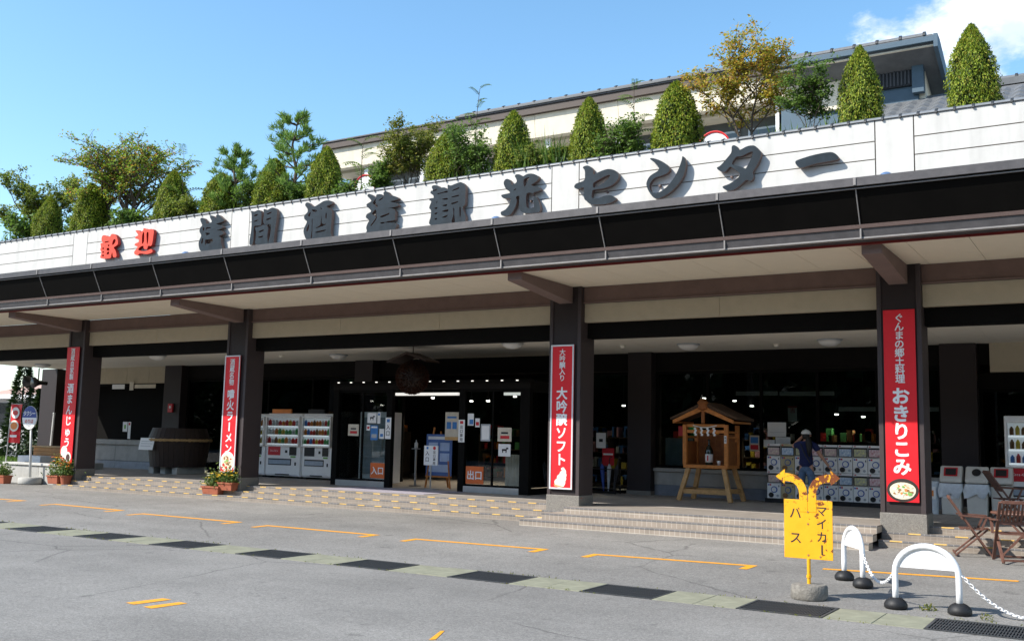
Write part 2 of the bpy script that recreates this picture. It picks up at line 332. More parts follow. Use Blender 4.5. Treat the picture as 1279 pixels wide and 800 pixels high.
M_LITS = mat('small_lamp_lit', (1.0, 0.96, 0.88), emit=0.7, var=0)
M_DIMLIT = mat('lit_strip', (1.0, 0.97, 0.9), emit=0.35, var=0)
M_WOODD = mat('dark_timber', (0.03, 0.017, 0.012), 0.6, var=0.3, vscale=12)

# ================================================================== ground
GROUND = None
mb = MB(); Xs = [-900, -300, -120, -60]+list(range(-40, 61, 5))+[90, 160, 400, 900]; Ys = [-900, -300, -120, -60, -35, -20, -12, -7.65]
gi = {}
mb.v = [(x, y, 0.0) for y in Ys for x in Xs]; n = len(Xs)
mb.f = [(j*n+i, j*n+i+1, (j+1)*n+i+1, (j+1)*n+i) for j in range(len(Ys)-1) for i in range(n-1)]
o0 = len(mb.v); Y2 = [(-7.65, -0.0), (-7.64, -0.30), (-6.86, -0.30), (-6.85, 0.0), (-0.3, 0.1), (8, 0.1), (40, 0.1), (120, 0.1), (900, 0.1)]
mb.v += [(x, y, z) for y, z in Y2 for x in Xs]
mb.f += [(o0+j*n+i, o0+j*n+i+1, o0+(j+1)*n+i+1, o0+(j+1)*n+i) for j in range(len(Y2)-1) for i in range(n-1)]
GROUND = struct(mb.build('ground', M_ASPH, fix=False)); GROUND['label'] = 'grey cracked asphalt forecourt'
def gz(y): return 0.0 if y < -6.85 else min(0.1, 0.1*(y+6.85)/6.55)
# drainage channel: concrete covers and steel gratings laid one by one
drain = struct(bpy.data.objects.new('drainage_channel', None)); COL.objects.link(drain); drain['label'] = 'drainage channel with concrete covers and dark gratings'
mb = MB(); mb.box(-10, 45, -7.62, -6.88, -0.31, -0.26); mb.build('channel_bed', M_PIT, drain)
g_mesh = MB()
for yy in (-7.63, -6.91): g_mesh.box(0, 0.93, yy+7.25, yy+7.25+0.04, -0.05, 0.004)
for i in range(2): g_mesh.box(i*0.9, i*0.9+0.03, -0.34, 0.34, -0.05, 0.004)
for i in range(29): g_mesh.box(0.045+i*0.029, 0.045+i*0.029+0.013, -0.34, 0.34, -0.045, 0.0)
for yy in (-0.2, -0.02, 0.16): g_mesh.box(0.03, 0.9, yy, yy+0.022, -0.04, -0.003)
g_me = g_mesh.mesh('grating'); g_me.materials.append(M_GRATE)
slab_me = []
for k in range(3):
    s = MB(); rr = random.Random(k); s.box(0, 0.498, -0.39, 0.39, -0.12, 0.0)
    me = s.mesh('cover_slab'); me.materials.append(M_CONC); slab_me.append(me)
for k in range(-3, 13):
    x0 = 9.27 + 1.932*k
    o = obj('grating', g_me, None, drain, loc=(x0, -7.25, 0.003))
    for j in range(2):
        o = obj('cover_slab', slab_me[(k+j) % 3], None, drain, bevel=0.008, loc=(x0+0.935+j*0.5, -7.25, 0.004+random.uniform(-0.004, 0.006)))
        o.rotation_euler = (random.uniform(-0.006, 0.006), random.uniform(-0.006, 0.006), random.uniform(-0.006, 0.006))
# painted bay corners
for i, (xa, xb, ya, yb) in enumerate([(0.9, 3.64, -3.75, -3.6), (4.99, 7.6, -3.75, -3.85), (8.5, 11.5, -4.1, -4.12), (12.3, 15.06, -4.25, -4.25), (15.9, 18.5, -4.33, -4.22), (19.34, 21.87, -4.3, -4.05), (22.74, 25.21, -3.75, -3.35), (-2.6, 0.1, -3.6, -3.6)]):
    mb = MB(); rr = random.Random(i)
    def gq(pts): mb.quad(*[(x, y, gz(y)+0.004) for x, y in pts])
    w = 0.125
    gq([(xa, ya-w/2), (xb, yb-w/2), (xb, yb+w/2), (xa, ya+w/2)])
    if i != 6:
        gq([(xa, ya-w/2-0.33), (xa+w, ya-w/2-0.33), (xa+w, ya-w/2-0.001), (xa, ya-w/2-0.001)])
        gq([(xb-w, yb-w/2-0.36), (xb, yb-w/2-0.36), (xb, yb-w/2-0.001), (xb-w, yb-w/2-0.001)])
    mb.build('painted_bay_line', M_YEL, GROUND, fix=False)
for pts in ([(17.5, -11.45), (17.56, -11.02), (17.7, -11.02), (17.66, -11.47)], [(17.84, -11.5), (17.89, -11.08), (18.02, -11.08), (17.99, -11.52)], [(21.16, -11.09), (21.0, -10.68), (21.03, -10.66), (21.2, -11.04)]):
    mb = MB(); mb.quad(*[(x, y, 0.004) for x, y in pts]); mb.build('painted_dash', M_YEL, GROUND, fix=False)

# ================================================================== steps and floor of the arcade
steps = struct(bpy.data.objects.new('entrance_steps', None)); COL.objects.link(steps); steps['label'] = 'low tiled steps along the shop front'
FZ = 0.45
def flight(x0, x1, noses, gzv, mr, marks=None, close=None):
    # noses: (y, z) from the top down
    yb = 1.2
    for k, (y, z) in enumerate(noses):
        zb = noses[k+1][1] if k+1 < len(noses) else gzv - 0.05
        yback = noses[k-1][0] if k else yb
        mb = MB(); mb.box(x0, x1, y, yback-0.002, zb, z-0.022); mb.build('riser', mr, steps)
        mb = MB(); mb.box(x0, x1, y+0.055, yback-0.002, z-0.0215, z); mb.build('tread', M_TREAD, steps)
        mb = MB(); mb.box(x0, x1, y-0.006, y+0.054, z-0.0215, z+0.001); mb.build('nosing', M_NOSE, steps)
        if marks:
            x = x0 + 0.18 + (0.25 if k % 2 else 0)
            while x < x1-0.3:
                mk = MB(); dx = random.uniform(-0.03, 0.03); mk.box(x+dx, x+dx+0.2, y-0.009, y+0.026, z-0.015, z+0.003); mk.build('tread_mark', M_STEPY, steps); x += marks
M_STEPY = mat('step_mark', (0.72, 0.46, 0.14), 0.6, var=0.25, vscale=25)
LN = [(0.22, FZ), (-0.08, 0.33), (-0.38, 0.215)]
RN = [(-0.45, FZ), (-0.77, 0.325), (-1.10, 0.205)]
flight(0.0, 16.62, LN, 0.1, M_RISER2, marks=0.53)
flight(22.81, 30.0, LN, 0.1, M_RISER2, marks=0.72)
xr0 = [16.75, 16.42, 16.1]
for k in range(3):       # the forward flight is stepped back at both ends too
    y, z = RN[k]; zb = RN[k+1][1] if k < 2 else 0.02; xa = xr0[k]; xb = 22.80
    yback = 1.2 if k == 0 else RN[k-1][0]-0.002
    MB().box(xa, xb, y, yback, zb, z-0.022).build('riser', M_RISER, steps)
    MB().box(xa, xb, y+0.055, yback, z-0.0215, z).build('tread', M_TREAD, steps)
    MB().box(xa-0.004, xb+0.004, y-0.006, y+0.054, z-0.0215, z+0.001).build('nosing', M_NOSE, steps)
    if k: MB().box(xa, xr0[k-1]-0.002, yback+0.002, 0.9, zb, z).build('end_step', M_RISER, steps)
M_ENDDK = mat('end_tile', (0.12, 0.11, 0.105), 0.7)
# floor slab
mb = MB(); mb.box(-9.2, 33, 1.2, 13.0, 0.0, FZ); struct(mb.build('floor', M_FLOOR))

# ================================================================== the long shop building
B = thing('shop_building', 'long low shop with white parapet, dark eaves and brown columns', 'building')
CX = [0.081, 6.760, 16.472, 23.153, 32.9]; LX0, RX1 = -10.2, 36.0
CW = 0.748
JX = [-6.68, -4.45, -2.226, 0, 2.226, 4.453, 6.679, 9.107, 11.535, 13.962, 16.39, 18.617, 20.843, 23.069, 25.5, 27.9, 30.3, 32.8, 35.2]
# columns
for c in CX:
    col_ = MB().box(c-CW/2+0.08, c+CW/2-0.08, 0.02, 0.6, 0.66, 5.0).build('column', M_COL, B)
    for s in (-1, 1):
        MB().box(c+s*(CW/2-0.04)-0.04, c+s*(CW/2-0.04)+0.04, 0.0, 0.62, 0.66, 4.998).build('flange', M_FLANGE, col_, bevel=0.006)
    MB().box(c-CW/2+0.10, c+CW/2-0.10, 0.6, 0.66, 0.45, 4.2).build('rear_strip', M_DARK, col_)
    zb = 0.2
    MB().box(c-CW/2-0.012, c+CW/2+0.012, -0.012, 0.632, zb, 0.66).build('granite_base', M_GRAN, col_, bevel=0.01)
    # tapering bracket carrying the eaves
    w = 0.319/2
    MB().extrude([(0.03, 4.655), (0.03, 4.997), (-2.09, 4.997), (-2.09, 4.85)], c-w, c+w, 'YZ').build('bracket', M_BRKT, B, bevel=0.006)
# wall bands above the openings
ends = [LX0]+[v for c in CX for v in (c-CW/2, c+CW/2)]+[RX1]
for i in range(0, len(ends)-1, 2):
    a, b = ends[i]+0.002, ends[i+1]-0.002
    if b-a < 0.2: continue
    MB().box(a, b, 0.128, 0.4, 4.657, 4.998).build('beam', M_BROWN, B)
    MB().box(a, b, 0.10, 0.128, 4.645, 4.672).build('beam_trim', M_BRKT, B)
    nseg = max(1, round((b-a)/3.0)); 
    for k in range(nseg):
        MB().box(a+(b-a)*k/nseg+0.004, a+(b-a)*(k+1)/nseg-0.004, 0.15, 0.35, 4.253, 4.64).build('cream_panel', M_CREAM, B)
    MB().box(a, b, 0.30, 0.62, 3.93, 4.252).build('lintel', M_BLACK, B)
# soffit boards
sx = LX0+0.05; k = 0
soff = MB().box(LX0, RX1, -2.15, 0.12, 5.03, 5.10).build('soffit', M_JOINT, B)
while sx < RX1:
    MB().box(sx, sx+0.906, -2.13, 0.126, 5.0, 5.029).build('soffit_board', M_SOFF, soff); sx += 0.914
# eaves: gutter, dark undercut panels, strips
eav = MB().box(LX0, RX1, -2.3, -2.14, 5.02, 5.1).build('eaves', M_GUT, B)
MB().box(LX0, RX1, -2.20, -2.14, 4.985, 5.019).build('red_edge_strip', mat('red_strip', (0.16, 0.012, 0.01), 0.6), eav)
MB().extrude([(-2.36, 5.06), (-2.36, 5.19), (-2.46, 5.19), (-2.425, 5.06)], LX0, RX1, 'YZ').build('lower_trim', M_GUT, eav)
MB().box(LX0, RX1, -2.44, -2.2, 5.035, 5.06).build('drip_edge', M_STRIP, eav)
MB().extrude([(-2.44, 5.195), (-2.48, 5.195), (-2.51, 5.25), (-2.46, 5.25)], LX0, RX1, 'YZ').build('middle_trim', M_BRKT, eav)
for i in range(len(JX)-1):
    a, b = JX[i]+0.014, JX[i+1]-0.014
    MB().extrude([(-2.40, 5.24), (-2.49, 5.24), (-2.742, 5.759), (-2.60, 5.759)], a, b, 'YZ').build('fascia_panel', M_FASC, eav)
for x in JX:
    MB().extrude([(-2.40, 5.24), (-2.505, 5.24), (-2.757, 5.757), (-2.60, 5.757)], x-0.008, x+0.008, 'YZ').build('panel_seam', M_STRIP, eav)
    MB().box(x-0.012, x+0.012, -2.475, -2.35, 5.03, 5.195).build('panel_seam', M_STRIP, eav)
    MB().box(x-0.02, x+0.02, -2.835, -2.7, 5.81, 5.925).build('gutter_clip', M_STRIP, eav)
MB().box(LX0, RX1, -2.78, -2.62, 5.762, 5.775).build('upper_strip', M_STRIP, eav)
MB().box(LX0, RX1, -2.76, -2.5, 5.776, 5.80).build('shadow_gap', M_BLACK, eav)
MB().extrude([(-2.82, 5.80), (-2.82, 5.933), (-2.66, 5.933), (-2.66, 5.80)], LX0, RX1, 'YZ').build('gutter', M_GUT, eav)
MB().extrude([(-2.66, 5.85), (-2.66, 5.88), (-0.1, 6.14), (-0.1, 5.9)], LX0, RX1, 'YZ').build('canopy_roof', M_GUT, B)
# parapet: backing wall, cladding panels with open joints, coping of round tiles
YP = -0.1315
par = MB().box(LX0, RX1, YP+0.022, YP+0.3, 5.9, 7.64).build('parapet', M_JOINT, B)
pil = [CX[i]-0.31 for i in range(5)]; xs = [LX0]
for p in pil: xs += [p, p+0.66]
xs.append(RX1)
for i in range(len(xs)-1):
    a, b = xs[i]+0.011, xs[i+1]-0.011
    if b <= a: continue
    if i % 2 == 1: MB().box(a, b, YP, YP+0.02, 6.05, 7.638).build('pilaster_panel', M_WHITE, par)
    else:
        for z0, z1 in ((6.05, 6.92), (6.94, 7.25), (7.27, 7.638)): MB().box(a, b, YP, YP+0.02, z0, z1).build('cladding_panel', M_WHITE, par)
ct = MB(); nseg = 10
for (ra, rb, xa, xb) in ((0.055, 0.055, 0.0, 0.262),):
    pr_ = [(-(0.16)*cos(pi*k/nseg), 0.085*sin(pi*k/nseg)) for k in range(nseg+1)]
    ct.extrude(pr_, xa, xb, 'YZ')
ct_me = ct.mesh('coping_tile'); ct_me.materials.append(M_KAWA)
cl = MB(); cl.extrude([(-(0.185)*cos(pi*k/nseg), 0.115*sin(pi*k/nseg)-0.02) for k in range(nseg+1)], 0.262, 0.30, 'YZ'); cl_me = cl.mesh('coping_collar'); cl_me.materials.append(M_KLIP)
x = -7.6
while x < 29:
    obj('coping_tile', ct_me, None, par, loc=(x, YP+0.14, 7.64)); obj('coping_collar', cl_me, None, par, loc=(x, YP+0.14, 7.645)); x += 0.3
MB().box(LX0, RX1, YP-0.02, YP+0.32, 7.639, 7.652).build('coping_bed', M_KLIP, par)
# flat roof deck with planting soil behind the parapet
MB().box(LX0, RX1, YP+0.31, 30.0, 7.0, 7.25).build('roof_deck', M_CONC2, B)
MB().box(LX0, RX1, YP+0.32, 1.9, 7.25, 7.5).build('planting_soil', mat('soil', (0.06, 0.045, 0.03), 0.95, var=0.3), B)
# ceiling of the arcade
ceil = MB().box(-8.75, RX1, 0.62, 5.58, 4.12, 4.2).build('ceiling', M_JOINT, B)
cx_ = -8.7
while cx_ < 33:
    for y0, y1 in ((0.63, 2.45), (2.456, 4.28), (4.286, 5.57)):
        MB().box(cx_, cx_+0.907, y0, y1, 4.085, 4.119).build('ceiling_board', M_CEIL, ceil)
    cx_ += 0.912
# dark back structure: header over the whole shop front, piers
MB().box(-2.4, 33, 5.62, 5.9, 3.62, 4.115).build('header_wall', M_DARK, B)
for x0, x1 in ((-2.42, -1.55), (6.25, 6.95), (15.45, 16.11), (23.0, 23.75), (-9.5, -8.55)):
    p = MB().box(x0, x1, 5.32, 6.0, 0.45, 4.08).build('pier', M_COL, B, bevel=0.01)
    MB().box(x0-0.01, x1+0.01, 5.31, 6.01, 0.45, 0.55).build('granite_base', M_GRAN, p)
# left bay: cream wall over a dark hatch with a pale counter
for k in range(5):
    a = -8.5 + k*1.215; MB().box(a, a+1.207, 5.64, 5.8, 3.5, 4.11).build('cream_panel', M_CREAM, B)
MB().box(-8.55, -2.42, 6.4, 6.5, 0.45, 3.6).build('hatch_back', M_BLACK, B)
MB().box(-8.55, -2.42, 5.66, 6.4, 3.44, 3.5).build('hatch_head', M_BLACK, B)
for k in range(2):
    a = -6.9+k*2.23; MB().box(a, a+2.22, 5.2, 5.6, 0.72, 1.28).build('counter_panel', M_CONC2, B, bevel=0.008)
    MB().box(a, a+2.22, 5.22, 5.58, 0.45, 0.712).build('counter_plinth', mat('plinth_stone', (0.33, 0.36, 0.4), 0.7, var=0.12), B, bevel=0.006)
MB().box(-6.95, -2.43, 5.12, 5.64, 1.285, 1.46).build('counter_top', M_CONC2, B, bevel=0.012)
# shop interior
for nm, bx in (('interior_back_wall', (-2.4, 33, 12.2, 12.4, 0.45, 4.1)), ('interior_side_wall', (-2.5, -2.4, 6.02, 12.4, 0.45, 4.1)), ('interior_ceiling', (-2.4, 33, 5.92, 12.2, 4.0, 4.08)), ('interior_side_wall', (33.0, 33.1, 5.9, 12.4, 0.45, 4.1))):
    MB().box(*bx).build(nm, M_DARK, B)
# window strips: (x0, x1, y, mullions, sill height)
def window(x0, x1, y, nmul, z0, z1, fw=0.07):
    f = MB(); f.box(x0, x1, y-0.04, y+0.04, z0, z0+fw); f.box(x0, x1, y-0.04, y+0.04, z1-fw, z1)
    for k in range(nmul+1):
        x = x0+(x1-x0-fw)*k/nmul; f.box(x, x+fw, y-0.041, y+0.041, z0+fw, z1-fw)
    fr = f.build('shop_window', M_BLACK, B)
    for k in range(nmul):
        a = x0+(x1-x0-fw)*k/nmul+fw; b = x0+(x1-x0-fw)*(k+1)/nmul
        MB().box(a, b, y-0.006, y+0.006, z0+fw, z1-fw).build('pane', M_GLASS, fr)
    return fr
window(-1.55, 6.25, 5.66, 4, 0.45, 3.6)
window(6.95, 7.95, 5.66, 1, 0.45, 3.6)
window(14.1, 15.45, 5.66, 1, 0.45, 3.6)
window(16.11, 23.0, 5.66, 5, 1.14, 3.6)
window(23.75, 32.5, 5.66, 6, 0.45, 3.1)
MB().box(16.11, 23.0, 5.56, 5.8, 0.72, 1.05).build('sill_wall', M_CONC2, B)
MB().box(16.11, 23.0, 5.565, 5.8, 0.45, 0.715).build('sill_plinth', mat('blue_plinth', (0.2, 0.22, 0.26), 0.7, var=0.15), B)
MB().box(16.11, 23.0, 5.48, 5.85, 1.052, 1.139).build('sill', M_CONC2, B, bevel=0.01)
for k in range(4): MB().box(24.0+k*2.1, 24.0+k*2.1+2.09, 5.5, 5.66, 3.45, 4.11).build('cream_panel', M_CREAM, B)
MB().box(23.75, 33, 5.5, 5.64, 3.1, 3.44).build('header_wall', M_BLACK, B)
# white blind boxes behind the glass
for x0, x1, z in ((18.2, 19.25, 2.98), (19.3, 20.6, 2.97), (20.7, 22.9, 2.6)):
    MB().box(x0, x1, 5.75, 5.8, z, z+0.1).build('blind_box', M_PAPER, B)
# entrance lobby that steps forward under the ceiling
VY = 2.6
lob = MB().box(7.9, 14.15, VY-0.05, VY+0.12, 3.02, 3.24).build('lobby_header', M_DARK, B)
MB().box(7.9, 14.15, VY-0.12, VY-0.051, 3.16, 3.2).build('ledge', M_BLACK, lob)
for i in range(14):
    MB().box(8.05+i*0.44, 8.05+i*0.44+0.045, VY-0.1, VY-0.06, 3.202, 3.226).build('small_lamp', M_LITS, lob)
for x0, x1 in ((7.9, 8.08), (9.75, 9.93), (12.08, 12.26), (13.88, 14.15)):
    MB().box(x0, x1, VY-0.06, VY+0.08, 0.45, 3.02).build('door_post', M_BLACK, lob)
for x0, x1 in ((8.08, 9.75), (12.26, 13.88)):
    w_ = MB(); w_.box(x0, x1, VY-0.03, VY+0.03, 0.6, 0.65); w_.box(x0, x1, VY-0.03, VY+0.03, 2.95, 3.019)
    if x1-x0 > 1: w_.box((x0+x1)/2-0.02, (x0+x1)/2+0.02, VY-0.029, VY+0.029, 0.651, 2.949)
    w_ = w_.build('glass_screen', M_BLACK, B)
    MB().box(x0, x1, VY-0.005, VY+0.005, 0.65, 2.95).build('pane', M_CLEAR, w_)
    MB().box(x0, x1, VY-0.07, VY+0.07, 0.45, 0.599).build('kick_plate', M_ALU, w_, bevel=0.006)
MB().box(10.0, 12.0, VY-0.02, VY+0.06, 2.86, 2.93).build('lobby_lamp', M_DIMLIT, lob)
MB().box(13.3, 13.85, VY+0.1, VY+0.15, 2.86, 2.93).build('lobby_lamp', M_DIMLIT, lob)
MB().box(7.9, 14.15, VY+0.121, 5.6, 3.2, 3.24).build('lobby_roof', M_BLACK, B)
for x in (7.95, 14.08):
    s_ = MB().box(x, x+0.05, VY+0.13, 5.3, 2.95, 3.19).build('lobby_side', M_DARK, B)
    MB().box(x+0.015, x+0.03, VY+0.13, 5.3, 0.62, 2.94).build('pane', M_GLASS, s_)
    MB().box(x, x+0.05, VY+0.13, 5.3, 0.45, 0.6).build('kick_plate', M_BLACK, s_)
# pale mat in front of the doors
MB().box(9.2, 12.4, 0.7, 2.4, 0.451, 0.46).build('door_mat', mat('door_mat', (0.33, 0.3, 0.34), 0.95, var=0.1), B)
# ================================================================== sign characters on the parapet
SIGN_CHARS = [
(1.628,6.697,[[-327,686,-215,694,-11,630,93,704,264,661,360,534,389,386,271,323,219,291,312,192,367,60,331,8,218,26,162,167,130,79,82,0,-342,32,-316,187,-383,284,-362,356,-389,469,-305,481,-358,577]],[[-208,500,1,510,-51,478,-191,471],[-70,387,13,399,4,345],[-289,332,-218,326,-228,290,-279,290],[-277,220,-206,215,-217,179,-273,183],[-281,119,-211,123,-206,77,-268,82],[-89,297,-6,309,30,233,-83,242],[-75,168,20,197,14,124,-70,121],[139,388,168,514,248,544,282,486,221,400]]),
(3.148,6.687,[[-388,712,-281,721,-182,658,-66,701,-58,754,63,734,145,700,276,706,386,652,377,466,333,239,190,233,145,148,11,168,-10,250,-128,241,-227,160,-89,113,124,96,304,135,388,75,340,26,132,7,-136,46,-238,0,-363,45,-383,119,-261,234,-387,299,-352,350,-234,376,-228,447,-380,496,-358,548,-267,576,-328,653]],[[-83,595,-21,644,3,391,-68,308,-95,453],[89,598,167,609,176,377,132,291]]),
(5.855,6.529,[[-460,938,-423,985,-320,961,-243,875,-207,801,-118,813,-11,846,-91,974,-44,1015,58,981,152,915,146,993,194,1014,275,981,358,916,462,843,406,806,271,784,164,766,355,706,437,656,323,610,188,587,366,564,470,485,356,439,280,418,361,383,390,254,440,111,430,0,54,30,-186,49,-369,77,-448,183,-470,327,-409,449,-395,519,-463,611,-451,709,-376,774,-412,848]],[[-348,686,-301,724,-276,665,-312,611],[-376,290,-354,388,-306,419,-316,285],[-209,701,-39,693,-47,672,-185,657,-202,616,-226,660],[-218,560,-46,531,-172,485,-204,517],[-222,362,-112,367,47,368,72,295,-63,250,-183,260,-215,206]]),
(7.757,6.552,[[-465,964,-341,938,-194,964,-96,900,-75,720,-82,557,-221,556,-331,532,-324,306,-346,89,-448,70,-465,181,-432,370,-419,588,-439,865],[-8,966,123,932,284,977,414,937,465,857,461,641,424,375,398,88,404,0,240,14,222,136,260,255,269,524,111,559,17,589,-8,686,11,821],[-283,507,-144,515,1,556,123,524,184,437,166,290,176,140,183,45,-224,66,-244,231,-247,395]],[[-334,841,-224,862,-230,820,-332,811],[-333,687,-213,710,-220,677,-331,660],[120,840,264,870,257,834,122,810],[111,698,256,718,249,686,114,661],[-136,401,19,428,16,396,-124,367],[-144,255,12,268,-4,234,-133,225]]),
(9.622,6.523,[[-441,945,-417,1006,-342,1006,-245,938,-139,885,15,933,158,988,304,997,415,961,454,908,419,883,267,843,427,742,453,600,446,391,440,168,450,0,-209,28,-361,83,-445,233,-452,347,-367,495,-370,538,-449,603,-454,689,-355,765,-361,851]],[[-332,691,-253,761,-257,684,-292,637],[-365,296,-333,393,-281,459,-292,332,-326,279],[-200,813,-41,783,-85,738,-189,776],[67,828,113,816,97,776],[246,564,249,676,282,666,284,539],[-43,345,82,397,103,521,115,633,144,433,273,407,247,381,-24,329],[-46,239,254,264,256,236,-17,211],[-211,113,-187,280,-200,565,-174,534,-169,123]]),
(11.643,6.492,[[-467,1000,-426,1046,-330,1012,-207,937,-185,1003,-40,994,39,938,18,1022,76,1053,161,1019,224,938,367,902,478,836,388,806,239,788,407,736,485,668,345,642,162,634,313,612,400,536,389,403,384,330,193,321,93,297,328,275,429,238,448,183,402,107,406,0,-388,70,-444,157,-465,240,-426,332,-387,397,-485,474,-463,554,-337,617,-472,747,-475,802,-349,857,-377,915]],[[-295,810,-230,885,-189,915,-211,829,-147,740,-162,694,-259,772],[-118,855,-52,896,31,918,-17,873,-101,841],[-308,552,-210,638,-174,593,-150,455,-189,378,-311,253,-329,276,-216,401,-185,459,-291,537],[-49,462,118,499,217,514,202,482,3,430],[-42,310,93,310,77,285,-7,279]]),
(13.528,6.528,[[-452,970,-406,1001,-294,985,-214,930,-88,915,-8,874,-4,965,82,942,221,971,343,990,436,940,485,850,492,631,482,464,423,406,457,300,506,193,509,90,512,0,252,24,218,143,198,274,194,391,163,407,176,251,126,113,129,23,-458,78,-457,274,-455,418,-505,475,-491,540,-455,628,-512,667,-490,704,-395,707,-405,767,-486,829,-464,879,-417,887]],[[-409,882,-291,908,-322,874,-400,863],[-279,795,-147,813,-13,831,-12,789,-130,793,-271,773],[-141,656,-7,661,-6,623,-125,636],[-128,505,-11,519,-26,476,-119,485],[-131,375,24,395,10,342,-115,355],[-134,232,21,266,-32,217,-117,215],[-354,469,-276,474,-290,438,-345,441],[-350,344,-271,356,-286,320,-341,319],[-345,213,-282,227,-289,190,-336,188],[-319,587,-281,629,-288,591,-311,580],[133,828,301,874,302,843,141,809],[122,680,306,699,292,669,131,661],[120,531,288,552,281,528,136,498],[335,402,370,399,376,205,349,208]]),
(15.471,6.614,[[-444,745,-407,822,-337,827,-274,780,-226,680,-112,734,-129,816,-161,867,-131,904,-39,893,38,843,144,877,264,876,385,828,446,768,388,689,255,618,421,573,504,491,393,463,319,445,320,379,396,344,474,178,491,71,462,8,284,0,87,26,-5,95,-38,205,-35,404,-119,400,-101,291,-158,137,-278,16,-464,21,-504,92,-482,116,-374,159,-269,282,-272,390,-427,400,-499,468,-468,492,-290,506,-299,547,-386,617]],[[70,766,206,803,177,727,89,604],[-192,555,-124,594,-131,562],[146,438,304,427,323,273,340,139,311,122,160,145]]),
(17.292,6.632,[[-311,841,-241,869,-156,848,-71,760,-62,656,56,693,194,728,304,729,428,686,510,600,511,512,444,431,336,368,171,336,-23,332,-79,313,-98,200,-70,159,49,146,200,174,338,172,420,131,461,76,367,24,230,0,-19,13,-131,38,-216,111,-273,181,-283,400,-403,388,-482,410,-511,452,-462,511,-279,560,-259,680,-268,771]],[[-60,471,30,518,196,581,278,603,326,591,252,504,115,418,-51,374]]),
(18.853,6.630,[[-345,826,-291,837,-155,783,-19,694,75,592,48,506,-72,456,-234,424,-329,345,-356,245,-301,136,-152,119,9,204,142,341,248,507,327,701,353,794,406,716,419,588,367,391,249,227,90,93,-97,11,-232,0,-341,115,-410,251,-419,356,-343,476,-181,559,-154,621,-209,705]],[]),
(20.352,6.621,[[-138,856,-99,883,-33,848,19,776,137,819,228,832,318,813,395,732,439,662,419,561,367,452,276,308,288,217,262,156,210,142,146,169,68,114,-24,47,-129,0,-234,5,-327,87,-194,131,-75,195,23,287,-61,389,-153,459,-193,457,-273,382,-366,400,-439,474,-365,518,-258,622,-152,740]],[[-133,515,-54,642,58,647,266,710,239,571,147,408,108,407,4,458]]),
(21.835,6.896,[[-392,138,-284,175,-42,218,244,230,360,165,392,87,288,66,-44,44,-286,0,-373,61]],[]),
]
M_SIGNG = mat('sign_grey', (0.02, 0.03, 0.039), 0.55, var=0.25, vscale=7, stain=0.5, spec=0.15)
M_SIGNS = mat('sign_side', (0.15, 0.1, 0.085), 0.6, var=0.15)
M_SIGNR = mat('sign_red', (0.72, 0.06, 0.025), 0.5, var=0.08, vscale=7, stain=0.3)
M_SIGNRS = mat('sign_red_side', (0.35, 0.015, 0.012), 0.6, var=0.15)
def curve_char(outs, holes, depth):
    c = bpy.data.curves.new('c', 'CURVE'); c.dimensions = '2D'; c.fill_mode = 'BOTH'; c.extrude = depth/2
    for poly in outs+holes:
        pts = catmull([(poly[i]/1000, poly[i+1]/1000) for i in range(0, len(poly), 2)], 4)
        s = c.splines.new('POLY'); s.points.add(len(pts)-1); s.use_cyclic_u = True
        for q, p in zip(s.points, pts): q.co = (p.x, p.y, 0, 1)
    o = bpy.data.objects.new('c', c); COL.objects.link(o)
    m = bpy.data.meshes.new_from_object(o.evaluated_get(bpy.context.evaluated_depsgraph_get()))
    bpy.data.objects.remove(o); bpy.data.curves.remove(c)
    m.transform(Matrix.Rotation(pi/2, 4, 'X')); return m
sign_words = ['left one of the two red sign characters on the white parapet', 'right one of the two red sign characters on the white parapet'] + \
    [ORD[i]+' big dark grey sign character from the left on the white parapet' for i in range(9)] + ['rightmost dark grey sign character, a single long bar on the parapet']
for i, (cx, cz, outs, holes) in enumerate(SIGN_CHARS):
    red = i < 2
    t = thing('sign_character', sign_words[i], 'sign letter', (cx, YP-0.09, cz), group='characters of the roof sign')
    m = curve_char(outs, holes, 0.1)
    f = bpy.data.meshes.new('face'); sd_ = bpy.data.meshes.new('rim')
    for me, keep in ((f, lambda n: n.y < -0.5), (sd_, lambda n: n.y >= -0.5)):
        bm = bmesh.new(); bm.from_mesh(m); bm.normal_update()
        bmesh.ops.delete(bm, geom=[fa for fa in bm.faces if not keep(fa.normal)], context='FACES'); bm.to_mesh(me); bm.free()
    obj('face', f, M_SIGNR if red else M_SIGNG, t); obj('rim', sd_, M_SIGNRS if red else M_SIGNS, t)
    xs_ = [v.co.x for v in m.vertices]
    for q in (0.3, 0.7):
        x = min(xs_)+(max(xs_)-min(xs_))*q; MB().box(x-0.02, x+0.02, 0.02, 0.1, 0.3*max(v.co.z for v in m.vertices), 0.3*max(v.co.z for v in m.vertices)+0.04).build('standoff', M_SIGNS, t)
# small floodlights on the canopy
M_FLOOD = mat('floodlight_shell', (0.17, 0.27, 0.45), 0.3, 0.4, var=0.1)
for x, w_ in ((6.95, 'left'), (15.96, 'middle'), (23.38, 'right')):
    t = thing('floodlight', w_+'most of the small blue floodlights on the eaves' if w_ != 'middle' else 'small blue floodlight on the eaves, the middle one', 'floodlight', (x, -2.0, 5.94), group='floodlights along the eaves')
    MB().lathe([(0.12*cos(a*pi/16), 0.13+0.11*sin(a*pi/16)) for a in range(9)], 16).build('shell', M_FLOOD, t, True)
    MB().lathe([(0.04, 0.0), (0.04, 0.13)], 8).build('stem', M_GUT, t)

